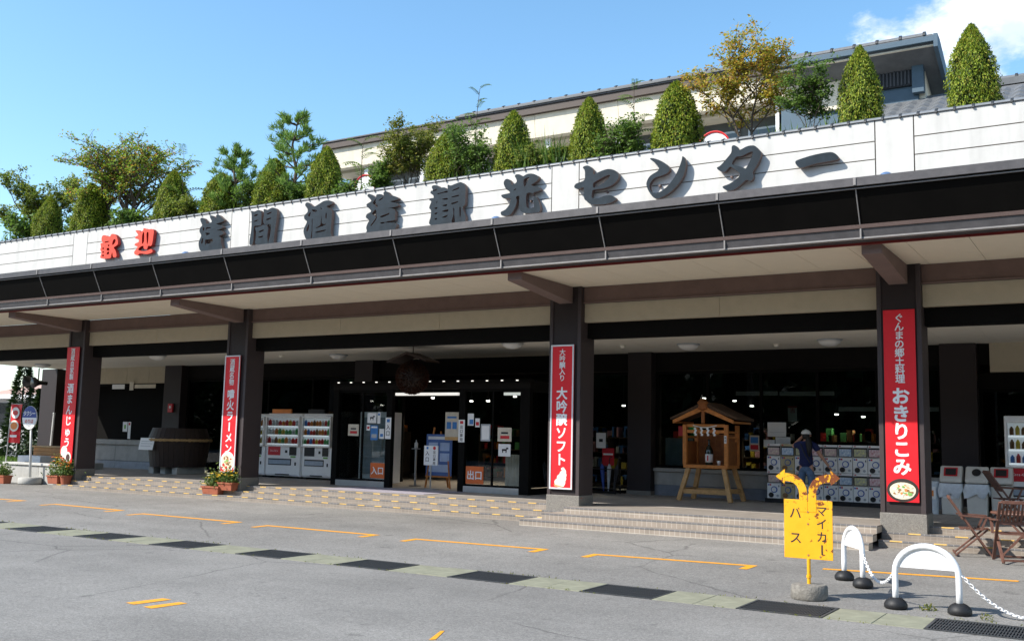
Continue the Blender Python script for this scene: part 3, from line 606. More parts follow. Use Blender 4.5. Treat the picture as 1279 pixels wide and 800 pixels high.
# ================================================================== plants
def leaf_quad(mb, p, d, n, l, w):
    # diamond leaf starting at p, pointing along d
    s = d.cross(n)
    if s.length < 1e-4: s = d.cross(Vector((0.3, 0.5, 0.8)))
    s.normalize(); mid = p + d*(l*0.45)
    up = s.cross(d)*(l*0.08)
    mb.add([p, mid + s*w/2 + up, p + d*l, mid - s*w/2 + up], [(0, 1, 2, 3)])
def rv(r): 
    while True:
        v = Vector((r.uniform(-1, 1), r.uniform(-1, 1), r.uniform(-1, 1)))
        if 0.05 < v.length < 1: return v.normalized()
L_CONE = leaf_mat('arborvitae_leaf', [(0.05, 0.09, 0.012), (0.15, 0.23, 0.02), (0.26, 0.34, 0.028), (0.35, 0.4, 0.04), (0.26, 0.22, 0.03)], 0.3)
L_CONE2 = leaf_mat('arborvitae_leaf_fresh', [(0.06, 0.115, 0.012), (0.19, 0.32, 0.022), (0.32, 0.46, 0.034), (0.43, 0.52, 0.045), (0.33, 0.32, 0.03)], 0.3)
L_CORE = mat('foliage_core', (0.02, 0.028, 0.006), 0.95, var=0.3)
L_MAPLE = leaf_mat('maple_leaf', [(0.1, 0.2, 0.02), (0.2, 0.33, 0.03), (0.28, 0.4, 0.04), (0.38, 0.36, 0.045), (0.46, 0.17, 0.045)], 0.5)
L_YELLOW = leaf_mat('autumn_leaf', [(0.2, 0.24, 0.03), (0.33, 0.34, 0.035), (0.48, 0.4, 0.05), (0.54, 0.37, 0.05), (0.46, 0.2, 0.04)], 0.5)
L_GREEN = leaf_mat('green_leaf', [(0.05, 0.1, 0.018), (0.1, 0.18, 0.025), (0.14, 0.24, 0.04), (0.19, 0.29, 0.05)], 0.5)
L_OLIVE = leaf_mat('olive_leaf', [(0.08, 0.12, 0.016), (0.15, 0.19, 0.025), (0.22, 0.24, 0.035), (0.29, 0.25, 0.06)], 0.5)
L_GREEN2 = leaf_mat('light_green_leaf', [(0.07, 0.12, 0.018), (0.15, 0.21, 0.025), (0.23, 0.28, 0.04), (0.28, 0.3, 0.06)], 0.5)
L_PINE = leaf_mat('pine_needle', [(0.08, 0.16, 0.03), (0.16, 0.29, 0.05), (0.24, 0.38, 0.08), (0.3, 0.4, 0.09)], 0.35)
L_DARKCON = leaf_mat('dark_conifer', [(0.012, 0.03, 0.008), (0.025, 0.05, 0.012), (0.045, 0.08, 0.016)], 0.15)
M_BARK = mat('bark', (0.1, 0.075, 0.055), 0.9, var=0.3, vscale=14, bump=0.5, bscale=40)
def cone_meshes(seed, h, w, n, lf):
    r = random.Random(seed)
    ph = [r.uniform(0, 6.28) for _ in range(6)]
    def rad(t, a):
        base = 1.0 if t < 0.22 else (1-((t-0.22)/0.78)**2.5)**0.82
        if t < 0.22: base = 0.84+0.16*(t/0.22)
        return max(0.0, w/2*base*(1+0.09*sin(3*a+ph[0]+t*5)+0.07*sin(5*a+ph[1]-t*9)+0.05*sin(9*a+ph[2]+t*17)))
    fo = MB()
    for i in range(n):
        t = r.random()**1.25; a = r.uniform(0, 2*pi); rr = rad(t, a)*(r.uniform(0.86, 1.04) if r.random() > 0.05 else r.uniform(1.03, 1.12))
        p = Vector((rr*cos(a), rr*sin(a), t*h)); o_ = Vector((cos(a), sin(a), 0))
        d = (o_*r.uniform(0.2, 0.7) + Vector((0, 0, r.uniform(-1.0, -0.2))) + rv(r)*0.35).normalized()
        if r.random() < 0.25: d = (o_*0.5 + Vector((0, 0, 0.7)) + rv(r)*0.4).normalized()
        leaf_quad(fo, p, d, (o_+rv(r)*0.45).normalized(), r.uniform(0.04, 0.085), r.uniform(0.024, 0.04))
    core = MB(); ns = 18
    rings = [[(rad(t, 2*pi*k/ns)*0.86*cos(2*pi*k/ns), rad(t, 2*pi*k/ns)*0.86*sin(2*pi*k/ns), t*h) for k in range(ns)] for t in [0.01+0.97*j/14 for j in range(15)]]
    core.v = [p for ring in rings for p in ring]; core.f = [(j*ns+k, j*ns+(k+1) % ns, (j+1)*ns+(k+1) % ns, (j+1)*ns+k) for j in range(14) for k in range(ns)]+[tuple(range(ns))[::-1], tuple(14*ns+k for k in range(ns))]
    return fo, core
CONES = [(-2.93, 0.95, 9.2), (-0.84, 1.1, 9.42), (2.94, 1.12, 9.35), (4.95, 1.1, 9.05), (7.0, 1.05, 9.2), (8.86, 1.02, 9.28), (12.71, 0.92, 9.15), (14.59, 0.96, 9.36), (16.56, 0.9, 9.36), (18.63, 1.02, 9.38), (22.4, 0.86, 9.44), (24.38, 0.88, 9.47), (26.3, 0.95, 9.45)]
proto = []
for sd_i in range(3):
    fo, co = cone_meshes(20+sd_i, 1.95, 1.05, 13000, None)
    fm = fo.mesh('foliage'); cm = co.mesh('inner_foliage'); cm.materials.append(L_CORE); proto.append((fm, cm))
pos_words = ['leftmost cone-clipped conifer on the roof, among tree leaves', 'dark cone-clipped conifer left of the big reddish maple', 'cone-clipped conifer just right of the reddish maple', 'cone-clipped conifer half hidden behind the small pine', 'cone-clipped conifer behind the lower left branches of the tall pine', 'cone-clipped conifer just right of the tall pine', 'yellowish cone-clipped conifer beside the mixed bushes', 'narrow cone-clipped conifer above the sixth grey sign character', 'cone-clipped conifer above the seventh grey sign character', 'cone-clipped conifer left of the yellow-leaved tree', 'bright green cone-clipped conifer in front of the gabled roof', 'tall bright green cone-clipped conifer at the right, against the cloud', 'cone-clipped conifer at the far right end of the roof']
for i, (x, w_, top) in enumerate(CONES[:12]):
    fm, cm = proto[i % 3]; fm2 = fm.copy() if i >= 9 else fm
    t = thing('clipped_conifer', pos_words[i], 'conifer', (x, 0.8, 7.48), rz=i*1.7, group='clipped conifers along the parapet')
    s = (w_/1.05, w_/1.05, (top-7.48)/1.95); t.scale = (s[0]*(0.93+0.06*sin(i*2.3)), s[1]*(0.93+0.06*sin(i*2.3)), s[2])
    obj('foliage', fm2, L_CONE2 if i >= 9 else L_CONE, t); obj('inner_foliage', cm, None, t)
    MB().tube([(0, 0, -0.2), (0, 0, 0.4)], [0.06, 0.05], 7).build('trunk', M_BARK, t)
def tree(name, label, cat, loc, height, spread, seed, lm, nleaf, leaf=0.13, trunk_r=0.07, stems=1, up=0.55, levels=3, droop=0.0, bare=0.12, group=None, crown0=0.3):
    r = random.Random(seed); t = thing(name, label, cat, loc, group=group); wood = MB(); tips = []
    def branch(p, d, L, rad, lev):
        pts = [p.copy()]; q = p.copy(); dd = d.copy(); n = 4
        for i in range(n):
            dd = (dd + rv(r)*0.22 + Vector((0, 0, 0.08*up - droop*0.1*lev))).normalized(); q = q + dd*(L/n); pts.append(q.copy())
            if lev > 0 and (i >= 1):
                for _ in range(2 if lev > 1 else 2):
                    a = r.uniform(0, 2*pi); side = Vector((cos(a), sin(a), r.uniform(-0.05, 0.5))).normalized()
                    branch(q.copy(), (dd*0.45 + side*0.8).normalized(), L*r.uniform(0.45, 0.68), rad*0.5, lev-1)
            if lev == 0: tips.append((q.copy(), dd.copy()))
        wood.tube(pts, [rad*(1-0.65*i/n) for i in range(n+1)], 6 if lev > 1 else 4, False)
    for k in range(stems):
        a = 2*pi*k/max(1, stems)+r.uniform(0, 1); lean = 0.0 if stems == 1 else 0.35
        branch(Vector((0, 0, -0.1)), Vector((cos(a)*lean, sin(a)*lean, 1)).normalized(), height*0.62, trunk_r, levels)
    # fit the twigs into the crown box of this tree
    zs_ = [p.z for p, _ in tips]; xr = max(max(abs(p.x) for p, _ in tips), 0.1); yr = max(max(abs(p.y) for p, _ in tips), 0.1); zt = max(zs_)
    fx, fz = spread/2/xr, height/zt
    fy = min(fx, spread*0.4/yr)
    wood.v = [(x*fx, y*fy, z*fz) for x, y, z in wood.v]; tips = [(Vector((p.x*fx, p.y*fy, p.z*fz)), d) for p, d in tips]
    lv = MB(); per = nleaf/len(tips)
    for p, d in tips:
        if r.random() < bare: continue
        k = int(per*r.uniform(0.4, 1.7)+r.random())
        for _ in range(k):
            w3 = rv(r)*r.uniform(0.02, leaf*2.2); w3.z *= 0.35; q = p + w3; dl = rv(r); dl.z = dl.z*0.4-0.2; dl = (dl + d*0.2).normalized()
            leaf_quad(lv, q, dl, (rv(r)*0.7+Vector((-0.35, -0.65, 0.6))).normalized(), leaf*r.uniform(0.7, 1.25), leaf*r.uniform(0.5, 0.8))
    lv.build('crown', lm, t, fix=False); wood.build('trunk', M_BARK, t, True); return t
tree('maple_tree', 'large spreading maple with reddish green leaves on the roof at left', 'tree', (0.15, 1.3, 7.5), 3.35, 4.5, 14, L_MAPLE, 15000, 0.085, 0.08, stems=4, up=1.1)
tree('dogwood_tree', 'tree with yellow and orange autumn leaves at the right of the roof', 'tree', (20.15, 1.1, 7.5), 2.9, 2.7, 26, L_YELLOW, 9500, 0.07, 0.045, stems=2, up=0.9, bare=0.12)
tree('leafy_tree', 'olive green tree at the far left end of the roof', 'tree', (-4.9, 1.6, 7.5), 3.25, 3.4, 32, L_GREEN2, 11000, 0.09, 0.07, stems=2, up=0.8)
tree('roof_shrub', 'dense green and bronze shrub on the roof between pine and tall sapling', 'shrub', (11.45, 1.0, 7.5), 2.35, 1.8, 41, L_OLIVE, 9000, 0.07, 0.03, stems=3, up=0.9, bare=0.03)
tree('roof_shrub', 'loose fresh green shrub climbing over the yellowish clipped conifer', 'shrub', (13.05, 0.7, 7.5), 1.95, 1.6, 43, L_GREEN, 4200, 0.065, 0.02, stems=3, up=0.9)
tree('roof_shrub', 'feathery bright green shrub between yellow-leaved tree and gabled roof', 'shrub', (21.45, 0.75, 7.5), 1.85, 1.3, 45, L_GREEN, 4800, 0.06, 0.025, stems=2, up=0.9)
tree('roof_shrub', 'low green shrub behind the coping under the big maple', 'shrub', (1.1, 0.7, 7.5), 0.95, 1.8, 47, L_GREEN, 1400, 0.12, 0.02, stems=3, up=0.6)
tree('roof_shrub', 'low green shrub at the foot of the tall pine', 'shrub', (9.6, 0.8, 7.5), 0.85, 1.0, 49, L_GREEN, 800, 0.11, 0.02, stems=3, up=0.7)
tree('roof_shrub', 'small green shrub beside a clipped conifer above the seventh sign character', 'shrub', (17.2, 0.55, 7.5), 0.9, 0.8, 51, L_GREEN, 700, 0.09, 0.02, stems=3, up=0.7)
tree('roof_shrub', 'low dark shrub at the far left behind the coping', 'shrub', (-4.0, 0.9, 7.5), 1.3, 2.6, 53, L_GREEN, 1500, 0.14, 0.02, stems=3, up=0.6)
tree('roof_shrub', 'leafy shrub between the two leftmost clipped conifers', 'shrub', (-1.9, 1.2, 7.5), 1.2, 1.6, 57, L_GREEN, 1100, 0.12, 0.02, stems=3, up=0.6)
for k_, (x_, h_, w_, lm_, lab_) in enumerate(((10.8, 1.2, 0.8, L_GREEN, 'leafy shrub left of the dense bronze shrub'), (13.75, 1.25, 1.1, L_GREEN, 'leafy shrub right of the yellowish clipped conifer'), (15.5, 1.0, 1.2, L_GREEN2, 'low yellow-green shrub between the clipped conifers above the sixth and seventh sign characters'), (17.6, 1.3, 1.0, L_GREEN, 'airy green shrub left of the clipped conifer by the yellow-leaved tree'), (6.2, 1.3, 1.4, L_GREEN, 'green shrub between the two pines'), (3.9, 1.1, 1.3, L_GREEN2, 'light green shrub left of the smaller pine'), (8.1, 0.95, 1.0, L_GREEN, 'green shrub under the right branches of the tall pine'))):
    tree('roof_shrub', lab_, 'shrub', (x_, 0.65, 7.5), h_, w_, 140+k_, lm_, 2600, 0.07, 0.02, stems=3, up=0.8, bare=0.05)
def pine(label, loc, height, spread, seed, tiers=6, thick=1.0):
    r = random.Random(seed); t = thing('pine_tree', label, 'pine', loc); wood = MB(); nd = MB()
    pts = [Vector((0.06*sin(k*1.3+seed), 0.05*cos(k*1.7), height*k/8)) for k in range(9)]
    wood.tube(pts, [0.075*(1-0.8*k/8)*thick for k in range(9)], 7)
    def clump(p, d, s):
        for _ in range(32):
            dr = (rv(r)*0.8 + d*0.5 + Vector((0, 0, 0.75))).normalized()
            leaf_quad(nd, p + rv(r)*0.05*s, dr, rv(r), r.uniform(0.13, 0.22)*s, 0.022)
    for k in range(tiers):
        f = 0.22+0.72*k/(tiers-1); z = height*f; R = spread/2*(1.05-0.75*f)*(1+r.uniform(-0.1, 0.15)); nb = 5 if k < tiers-1 else 4
        for j in range(nb):
            a = 2*pi*j/nb + k*0.9 + r.uniform(-0.3, 0.3); d = Vector((cos(a), sin(a)*0.75, 0.12+0.2*f))
            base = Vector((0.06*sin(z/height*8*1.3+seed), 0, z)); q = base; prev = [base]
            for s in range(1, 5):
                q = base + d*(R*s/4) + Vector((0, 0, 0.12*(s/4)**2*R)) + rv(r)*0.05; prev.append(q.copy())
                if s >= 2:
                    for _ in range(2): clump(q + rv(r)*0.16*min(1.2, R), d, 1.0)
            wood.tube(prev, [0.025, 0.022, 0.018, 0.014, 0.01], 5, False)
    for _ in range(3): clump(Vector((0.05, 0, height*0.97)), Vector((0, 0, 1)), 1.0)
    nd.build('crown', L_PINE, t, fix=False); wood.build('trunk', M_BARK, t, True); return t
pine('tall layered pine on the roof between second and third grey sign characters', (7.5, 1.0, 7.5), 2.8, 2.4, 3, 6)
pine('smaller pine on the roof between maple and tall pine', (5.35, 0.9, 7.5), 2.1, 2.1, 8, 5)
pine('thin young pine at the far left of the roof', (-1.9, 2.0, 7.5), 2.1, 1.2, 5, 5)
def sapling(label, loc, height, seed, fronds, fl=0.5, lm=L_GREEN, lean=0.1, low=0.35):
    r = random.Random(seed); t = thing('sapling', label, 'sapling', loc); st = MB(); lv = MB()
    pts = [Vector((lean*(k/5)**2*height*0.6, 0.05*sin(k), height*k/5)) for k in range(6)]; st.tube(pts, [0.018*(1-0.7*k/5) for k in range(6)], 5)
    for k in range(fronds):
        f = low+(1-low)*k/max(1, fronds-1); i = min(4, int(f*5)); p = pts[i].lerp(pts[i+1], f*5-i); a = k*2.4+r.uniform(-0.3, 0.3)
        d = Vector((cos(a), sin(a)*0.6, 0.55+0.4*f)).normalized(); L = fl*(1.15-0.5*f); q = p.copy(); rp = [p.copy()]
        for s in range(8):
            d = (d+Vector((0, 0, -0.12))).normalized(); q = q+d*(L/8); rp.append(q.copy())
            sd2 = d.cross(Vector((0, 0, 1))).normalized()
            for sg in (-1, 1): leaf_quad(lv, q, (sd2*sg+d*0.5+Vector((0, 0, -0.15))).normalized(), Vector((0, 0, 1)), L*0.3, L*0.1)
        st.tube(rp, 0.006, 3, False)
    lv.build('leaves', lm, t, fix=False); st.build('stem', M_BARK, t); return t
sapling('tall sapling with drooping leaf tuft rising above the roof edge at centre', (13.4, 0.9, 7.5), 2.6, 3, 9, 0.42, lean=0.12, low=0.5)
sapling('feathery leaved sapling right of the reddish maple', (3.3, 0.8, 7.5), 2.25, 4, 11, 0.75, lean=0.05, low=0.3)
sapling('feathery leaved sapling with light green fronds right of the tall pine', (10.0, 0.8, 7.5), 1.75, 5, 9, 0.6, lean=0.12, low=0.3)
sapling('leafy sapling left of the big clipped conifer by the yellow tree', (17.65, 0.8, 7.5), 1.95, 6, 12, 0.5, lean=0.02, low=0.25)
sapling('thin bare-stemmed sapling behind the yellowish clipped conifer', (12.4, 1.2, 7.5), 2.05, 7, 5, 0.3, lean=0.02, low=0.6)
# tall weeds on the roof (nobody could count them)
r = random.Random(77); gm = MB()
for x0, x1, n, h in ((14.95, 16.05, 260, 0.75), (9.3, 10.5, 90, 0.35), (12.9, 14.2, 150, 0.4), (-1.5, 3.5, 260, 0.3), (5.5, 8.3, 120, 0.3), (17.0, 18.1, 90, 0.3), (20.6, 22.2, 120, 0.35), (-5, -2, 160, 0.4)):
    for _ in range(n):
        p = Vector((r.uniform(x0, x1), r.uniform(0.3, 1.1), 7.48)); d = (Vector((0, 0, 1))+rv(r)*0.35).normalized(); leaf_quad(gm, p, d, rv(r), h*r.uniform(0.5, 1.4)+0.2, 0.04)
o = gm.build('roof_weeds', L_GREEN, fix=False); o['kind'] = 'stuff'; tag(o, 'tall grass and weeds growing behind the parapet', 'weeds')
# weeds along the drain
gm = MB()
for k in range(700):
    x = r.uniform(5, 27); edge = r.choice((-6.84, -6.85, -7.66, -7.67)); dns = 0.5+0.5*sin(x*2.1+edge*3)
    if r.random() > dns*0.8: continue
    p = Vector((x, edge+r.uniform(-0.02, 0.02), 0.0))
    for _ in range(3): leaf_quad(gm, p+rv(r)*0.015, (rv(r)+Vector((0, 0, 0.7))).normalized(), rv(r), r.uniform(0.012, 0.035), 0.012)
for cx_, cy_ in ((24.55, -6.45), (24.6, -6.4), (25.2, -6.7)):
    for _ in range(50): leaf_quad(gm, Vector((cx_, cy_, 0.01))+rv(r)*0.05, (rv(r)+Vector((0, 0, 0.6))).normalized(), rv(r), r.uniform(0.02, 0.05), 0.015)
o = gm.build('drain_weeds', L_OLIVE, fix=False); o['kind'] = 'stuff'; tag(o, 'moss and weeds in the joints of the drain', 'weeds')
# ================================================================== buildings behind the roof garden
M_RCREAM = mat('rear_cream', (0.76, 0.68, 0.54), 0.85, var=0.05, vscale=3, stain=0.25)
M_RBROWN = mat('rear_roof_edge', (0.075, 0.055, 0.045), 0.6, var=0.15)
M_KAWR = mat('grey_roof_tile', (0.125, 0.13, 0.135), 0.6, var=0.2, vscale=3)
M_BLUEG = mat('blue_grey_paint', (0.07, 0.115, 0.155), 0.6, var=0.1, vscale=4)
M_LOUV = mat('louvre_dark', (0.02, 0.02, 0.022), 0.6)
rb = thing('upper_storey', 'cream upper storey with dark roof edge behind the roof garden', 'building', (0, 8, 7.25))
# coordinates below are relative to the root
xa, xb = 2.2, 19.5
fx = [xa+0.0] + [xa+2.9*k for k in range(1, 6)] + [xb]
for i in range(6):
    a, b = fx[i]+0.006, fx[i+1]-0.006
    MB().extrude([(0.0, 4.69), (0.1, 3.98), (0.4, 3.98), (0.4, 4.69)], a, b, 'YZ').build('cream_fascia', M_RCREAM, rb)
MB().box(xa-0.05, xb, -0.12, 0.5, 4.70, 4.92).build('roof_edge', M_RBROWN, rb)
MB().box(xa-0.05, xb, -0.16, 0.5, 4.925, 4.97).build('roof_trim', M_GUT, rb)
MB().box(xa, xb, 0.5, 9.0, 3.9, 4.69).build('wall', M_RCREAM, rb)
MB().extrude([(0.0, 4.69), (0.1, 3.98), (8.8, 3.98), (8.8, 4.69)], xa-0.02, xa-0.001, 'YZ').build('end_panel', M_RCREAM, rb)
MB().box(xa+0.3, xb, 1.2, 1.4, 0.0, 3.9).build('recessed_wall', mat('rear_recess', (0.11, 0.12, 0.12), 0.6), rb)
for k in range(9):
    x = xa+0.9+k*2.05; w_ = MB().box(x, x+1.8, 1.12, 1.2, 1.9, 3.6).build('window', M_ALU, rb)
    for j in range(2): MB().box(x+0.06+j*0.87, x+0.06+j*0.87+0.81, 1.09, 1.119, 1.97, 3.53).build('pane', mat('rear_pane', (0.05, 0.07, 0.075), 0.12, spec=0.6, var=0), w_)
for k in range(8):
    x = xa+1.6+k*2.45; MB().box(x, x+0.16, 0.3, 0.46, 0.0, 3.97).build('post', M_PAPER, rb)
rail = MB(); rail.tube([(xa+0.5, -0.6, 2.1), (xb+2, -0.6, 2.1)], 0.03, 6); rail.tube([(xa+0.5, -0.6, 1.7), (xb+2, -0.6, 1.7)], 0.02, 6)
for k in range(11): rail.tube([(xa+0.7+k*1.8, -0.6, 0), (xa+0.7+k*1.8, -0.6, 2.1)], 0.022, 6)
rail.build('handrail', M_WFRAME, rb)
rt = MB().box(xa+5.8, xb, -0.2, 0.6, 4.972, 5.03).build('ridge_course', M_KAWR, rb)
tl = MB().extrude([(-(0.13)*cos(pi*k/8), 0.11*sin(pi*k/8)) for k in range(9)], 0, 0.5, 'YZ').mesh('ridge_tile'); tl.materials.append(M_KAWR)
tk = MB().extrude([(-(0.15)*cos(pi*k/8), 0.14*sin(pi*k/8)) for k in range(9)], 0.5, 0.56, 'YZ').mesh('ridge_collar'); tk.materials.append(M_KLIP)
x = xa+5.9
while x < xb-0.5: obj('ridge_tile', tl, None, rt, loc=(x, 0.02, 5.03)); obj('ridge_collar', tk, None, rt, loc=(x, 0.02, 5.03)); x += 0.57
# gabled block with blue-grey trim
gb = thing('gabled_block', 'gabled block with blue-grey trim and grey tiled roof at the upper right', 'building', (0, 8, 7.25))
GX0, GX1 = 18.6, 22.75
MB().extrude([(0.3, 0.0), (0.3, 4.25), (2.5, 3.35), (2.5, 0.0)], GX0, GX1-0.51, 'YZ').build('wall', M_BLUEG, gb)
lv_ = MB().box(21.25, 22.1, 0.22, 0.299, 3.85, 4.5).build('louvre', M_LOUV, gb)
for k in range(9): MB().box(21.29+k*0.09, 21.33+k*0.09, 0.19, 0.219, 3.88, 4.46).build('louvre_bar', mat('louvre_bar', (0.06, 0.06, 0.065), 0.6), lv_)
for x0, x1 in ((20.9, 21.2), (22.12, 22.4)): MB().box(x0, x1, 0.1, 0.298, 3.6, 4.52).build('post', M_BLUEG, gb)
MB().box(19.4, 20.9, 0.2, 0.299, 3.5, 4.45).build('white_panel', M_RCREAM, gb)
MB().extrude([(-0.55, 4.55), (-0.55, 4.74), (2.6, 3.55), (2.6, 3.36)], GX0, GX1, 'YZ').build('roof', M_KAWR, gb)
MB().box(GX0, GX1+0.02, -0.66, -0.551, 4.6, 4.74).build('eaves_board', M_BLUEG, gb)
MB().box(GX0, GX1, -0.55, 0.3, 4.52, 4.549).build('eaves_soffit', M_RCREAM, gb)
MB().extrude([(-0.66, 4.44), (-0.66, 4.78), (-0.3, 4.74), (2.7, 3.55), (2.7, 3.2), (0.3, 4.1)], GX1+0.021, GX1+0.12, 'YZ').build('barge_board', M_BLUEG, gb)
MB().extrude([(0.35, 2.0), (0.35, 4.2), (2.5, 3.4), (2.5, 2.0)], GX1-0.5, GX1-0.345, 'YZ').build('gable_wall', M_RCREAM, gb)
edg = MB().box(GX0, GX1, -0.62, -0.35, 4.742, 4.79).build('eaves_course', M_KAWR, gb)
x = GX0
while x < GX1-0.4: obj('eaves_tile', tl, None, edg, loc=(x, -0.5, 4.78)); obj('eaves_collar', tk, None, edg, loc=(x, -0.5, 4.78)); x += 0.57
# tiled slope in front and to the right, tiles laid one by one
sl = thing('tiled_roof', 'grey tiled lower roof slope at the right edge above the parapet', 'roof', (0, 5.2, 7.25))
MB().extrude([(0, 1.55), (0, 1.75), (3.4, 3.62), (3.4, 3.4)], 21.2, 31, 'YZ').build('roof_base', M_KAWR, sl)
MB().box(21.2, 31, -0.1, 0.02, 1.5, 1.72).build('eaves_board', M_RBROWN, sl)
MB().box(21.4, 31, 0.4, 3.0, 0.0, 1.6).build('wall', M_RCREAM, sl)
MB().box(21.4, 31, 0.2, 0.4, 1.15, 1.5).build('white_beam', M_PAPER, sl)
t1 = MB(); 
for k in range(6):
    u0, u1 = k/6, (k+1)/6; f = lambda u: 0.035*sin(2*pi*u)
    t1.add([(0.36*u0, 0, f(u0)+0.03), (0.36*u1, 0, f(u1)+0.03), (0.36*u1, 0.43, f(u1)+0.24), (0.36*u0, 0.43, f(u0)+0.24), (0.36*u0, 0, f(u0)), (0.36*u1, 0, f(u1))], [(0, 1, 2, 3), (4, 5, 1, 0)])
t1m = t1.mesh('roof_tile'); t1m.materials.append(M_KAWR)
for row in range(8):
    for k in range(12 if row < 7 else 0):
        obj('roof_tile', t1m, None, sl, loc=(21.3+k*0.36, row*0.41, 1.765+row*0.41*0.55))
rest = MB()
for row in range(8):
    for k in range(12, 27): 
        o_ = (21.3+k*0.36, row*0.41, 1.765+row*0.41*0.55); rest.add([(v[0]+o_[0], v[1]+o_[1], v[2]+o_[2]) for v in t1.v], t1.f)
rest.build('roof_tiles', M_KAWR, sl, fix=False)['kind'] = 'stuff'
rg = MB().box(23.4, 31, 3.2, 3.6, 3.55, 3.72).build('ridge', M_KAWR, sl)
x = 23.4
while x < 27: obj('ridge_tile', tl, None, rg, loc=(x, 3.4, 3.72)); obj('ridge_collar', tk, None, rg, loc=(x, 3.4, 3.72)); x += 0.57
# lower wing at the left behind the maple
lw = thing('low_wing', 'low cream wing with grey roof behind the reddish maple', 'building', (0, 5.0, 7.25))
MB().box(-6.2, 1.5, 0, 4, 0, 1.9).build('wall', M_RCREAM, lw)
MB().extrude([(-0.5, 1.92), (-0.5, 2.02), (2.2, 2.95), (2.2, 2.8)], -6.6, 1.8, 'YZ').build('roof', M_KAWR, lw)
MB().box(-6.6, 1.8, -0.56, -0.501, 1.86, 2.05).build('eaves_board', M_RBROWN, lw)
# round red-rimmed signs standing behind the parapet
M_SRED = mat('sign_rim_red', (0.62, 0.03, 0.03), 0.5)
for x, y, z, w_ in ((-4.0, 4.6, 9.3, 'round white sign with red rim under the maple'), (7.5, 4.0, 9.05, 'round white sign with red rim right of the tall pine'), (18.3, 4.0, 8.82, 'round white sign with red rim left of the yellow-leaved tree')):
    t = thing('round_sign', w_, 'sign', (x, y, 7.25), group='round signs behind the parapet'); h = z-7.25
    MB().lathe([(0.4, 0.0), (0.4, 0.04)], 28, (0, -0.03, h), 'Y').build('disc', M_PAPER, t)
    mb = MB(); mb.tube([(0.4*cos(a*pi/16), -0.04, h+0.4*sin(a*pi/16)) for a in range(33)], 0.025, 6, False); mb.build('rim', M_SRED, t)
    MB().tube([(0, 0.03, 0), (0, 0.03, h+0.3)], 0.03, 6).build('post', M_ALU, t)

# ================================================================== left of the shop
M_PINKR = mat('pink_roof', (0.5, 0.32, 0.25), 0.7, var=0.08)
hs = thing('far_house', 'white house with pinkish roof seen beyond the left end of the arcade', 'house', (-48, 30, 0.1))
MB().box(-5, 5, 0, 8, 0, 4.3).build('wall', M_PAPER, hs)
MB().extrude([(-1.0, 4.1), (-1.0, 4.3), (4, 5.4), (9, 4.3), (9, 4.1)], -5.6, 5.6, 'YZ').build('roof', M_PINKR, hs)
MB().box(-5.6, 5.6, -1.1, -1.001, 4.0, 4.32).build('eaves_board', M_PAPER, hs)
for x0, x1 in ((-2.0, 1.8), (2.3, 4.5), (-4.4, -2.6)):
    w_ = MB().box(x0, x1, -0.08, -0.001, 1.0, 3.7).build('window', M_LOUV, hs)
    MB().box(x0+0.1, x1-0.1, -0.1, -0.081, 1.1, 3.6).build('pane', mat('dark_pane', (0.02, 0.022, 0.025), 0.15, var=0), w_)
MB().box(-5.2, 5.2, -2.0, -1.8, 0, 1.6).build('garden_wall', M_CONC2, hs)
def conifer(label, loc, h, w, seed, n=2400, lm=L_DARKCON):
    r = random.Random(seed); t = thing('garden_conifer', label, 'conifer', loc, group='dark conifers beyond the arcade'); lv = MB()
    for _ in range(n):
        f = r.random()**1.3; a = r.uniform(0, 6.283); tier = 0.75+0.25*abs(sin(f*h*3.2)); R = w/2*(1-f)**0.8*tier*r.uniform(0.55, 1.05)+0.03
        d = Vector((cos(a), sin(a), r.uniform(-0.4, 0.3))).normalized(); leaf_quad(lv, Vector((R*cos(a)*0.8, R*sin(a)*0.8, 0.3+f*(h-0.3))), (d+rv(r)*0.4).normalized(), rv(r), r.uniform(0.15, 0.32), 0.09)
    lv.build('crown', lm, t, fix=False); MB().tube([(0, 0, 0), (0, 0, h*0.9)], [0.09, 0.02], 7).build('trunk', M_BARK, t, True)
conifer('tall dark conifer left of the red flag', (-14.2, 7.6, 0.1), 4.6, 2.0, 1)
conifer('second dark conifer behind the red flag', (-12.2, 7.2, 0.1), 3.3, 1.6, 2)
conifer('lighter conifer between flag and grey pier', (-12.9, 10.5, 0.1), 4.5, 2.0, 3, lm=L_GREEN)
conifer('conifer half hidden by the grey pier', (-10.6, 11.0, 0.1), 4.4, 1.8, 4)
tree('garden_shrub', 'round clipped garden shrub behind the flag', 'shrub', (-11.0, 6.4, 0.1), 1.5, 2.2, 91, L_DARKCON, 1500, 0.14, 0.03, stems=3)
gm = MB(); r = random.Random(5)
for _ in range(2600):
    p = Vector((r.uniform(-16, -7.2), r.uniform(4.4, 7.5), 0.5)); leaf_quad(gm, p, (Vector((0, 0, 1))+rv(r)*0.5).normalized(), rv(r), r.uniform(0.08, 0.2), 0.02)
o = gm.build('lawn_grass', L_GREEN, fix=False); o['kind'] = 'stuff'; tag(o, 'strip of lawn beyond the low wall', 'grass')
MB_l = struct(MB().box(-20, -9.25, 4.3, 9.0, 0.05, 0.5).build('lawn', mat('lawn_soil', (0.05, 0.08, 0.02), 0.95, var=0.3)))
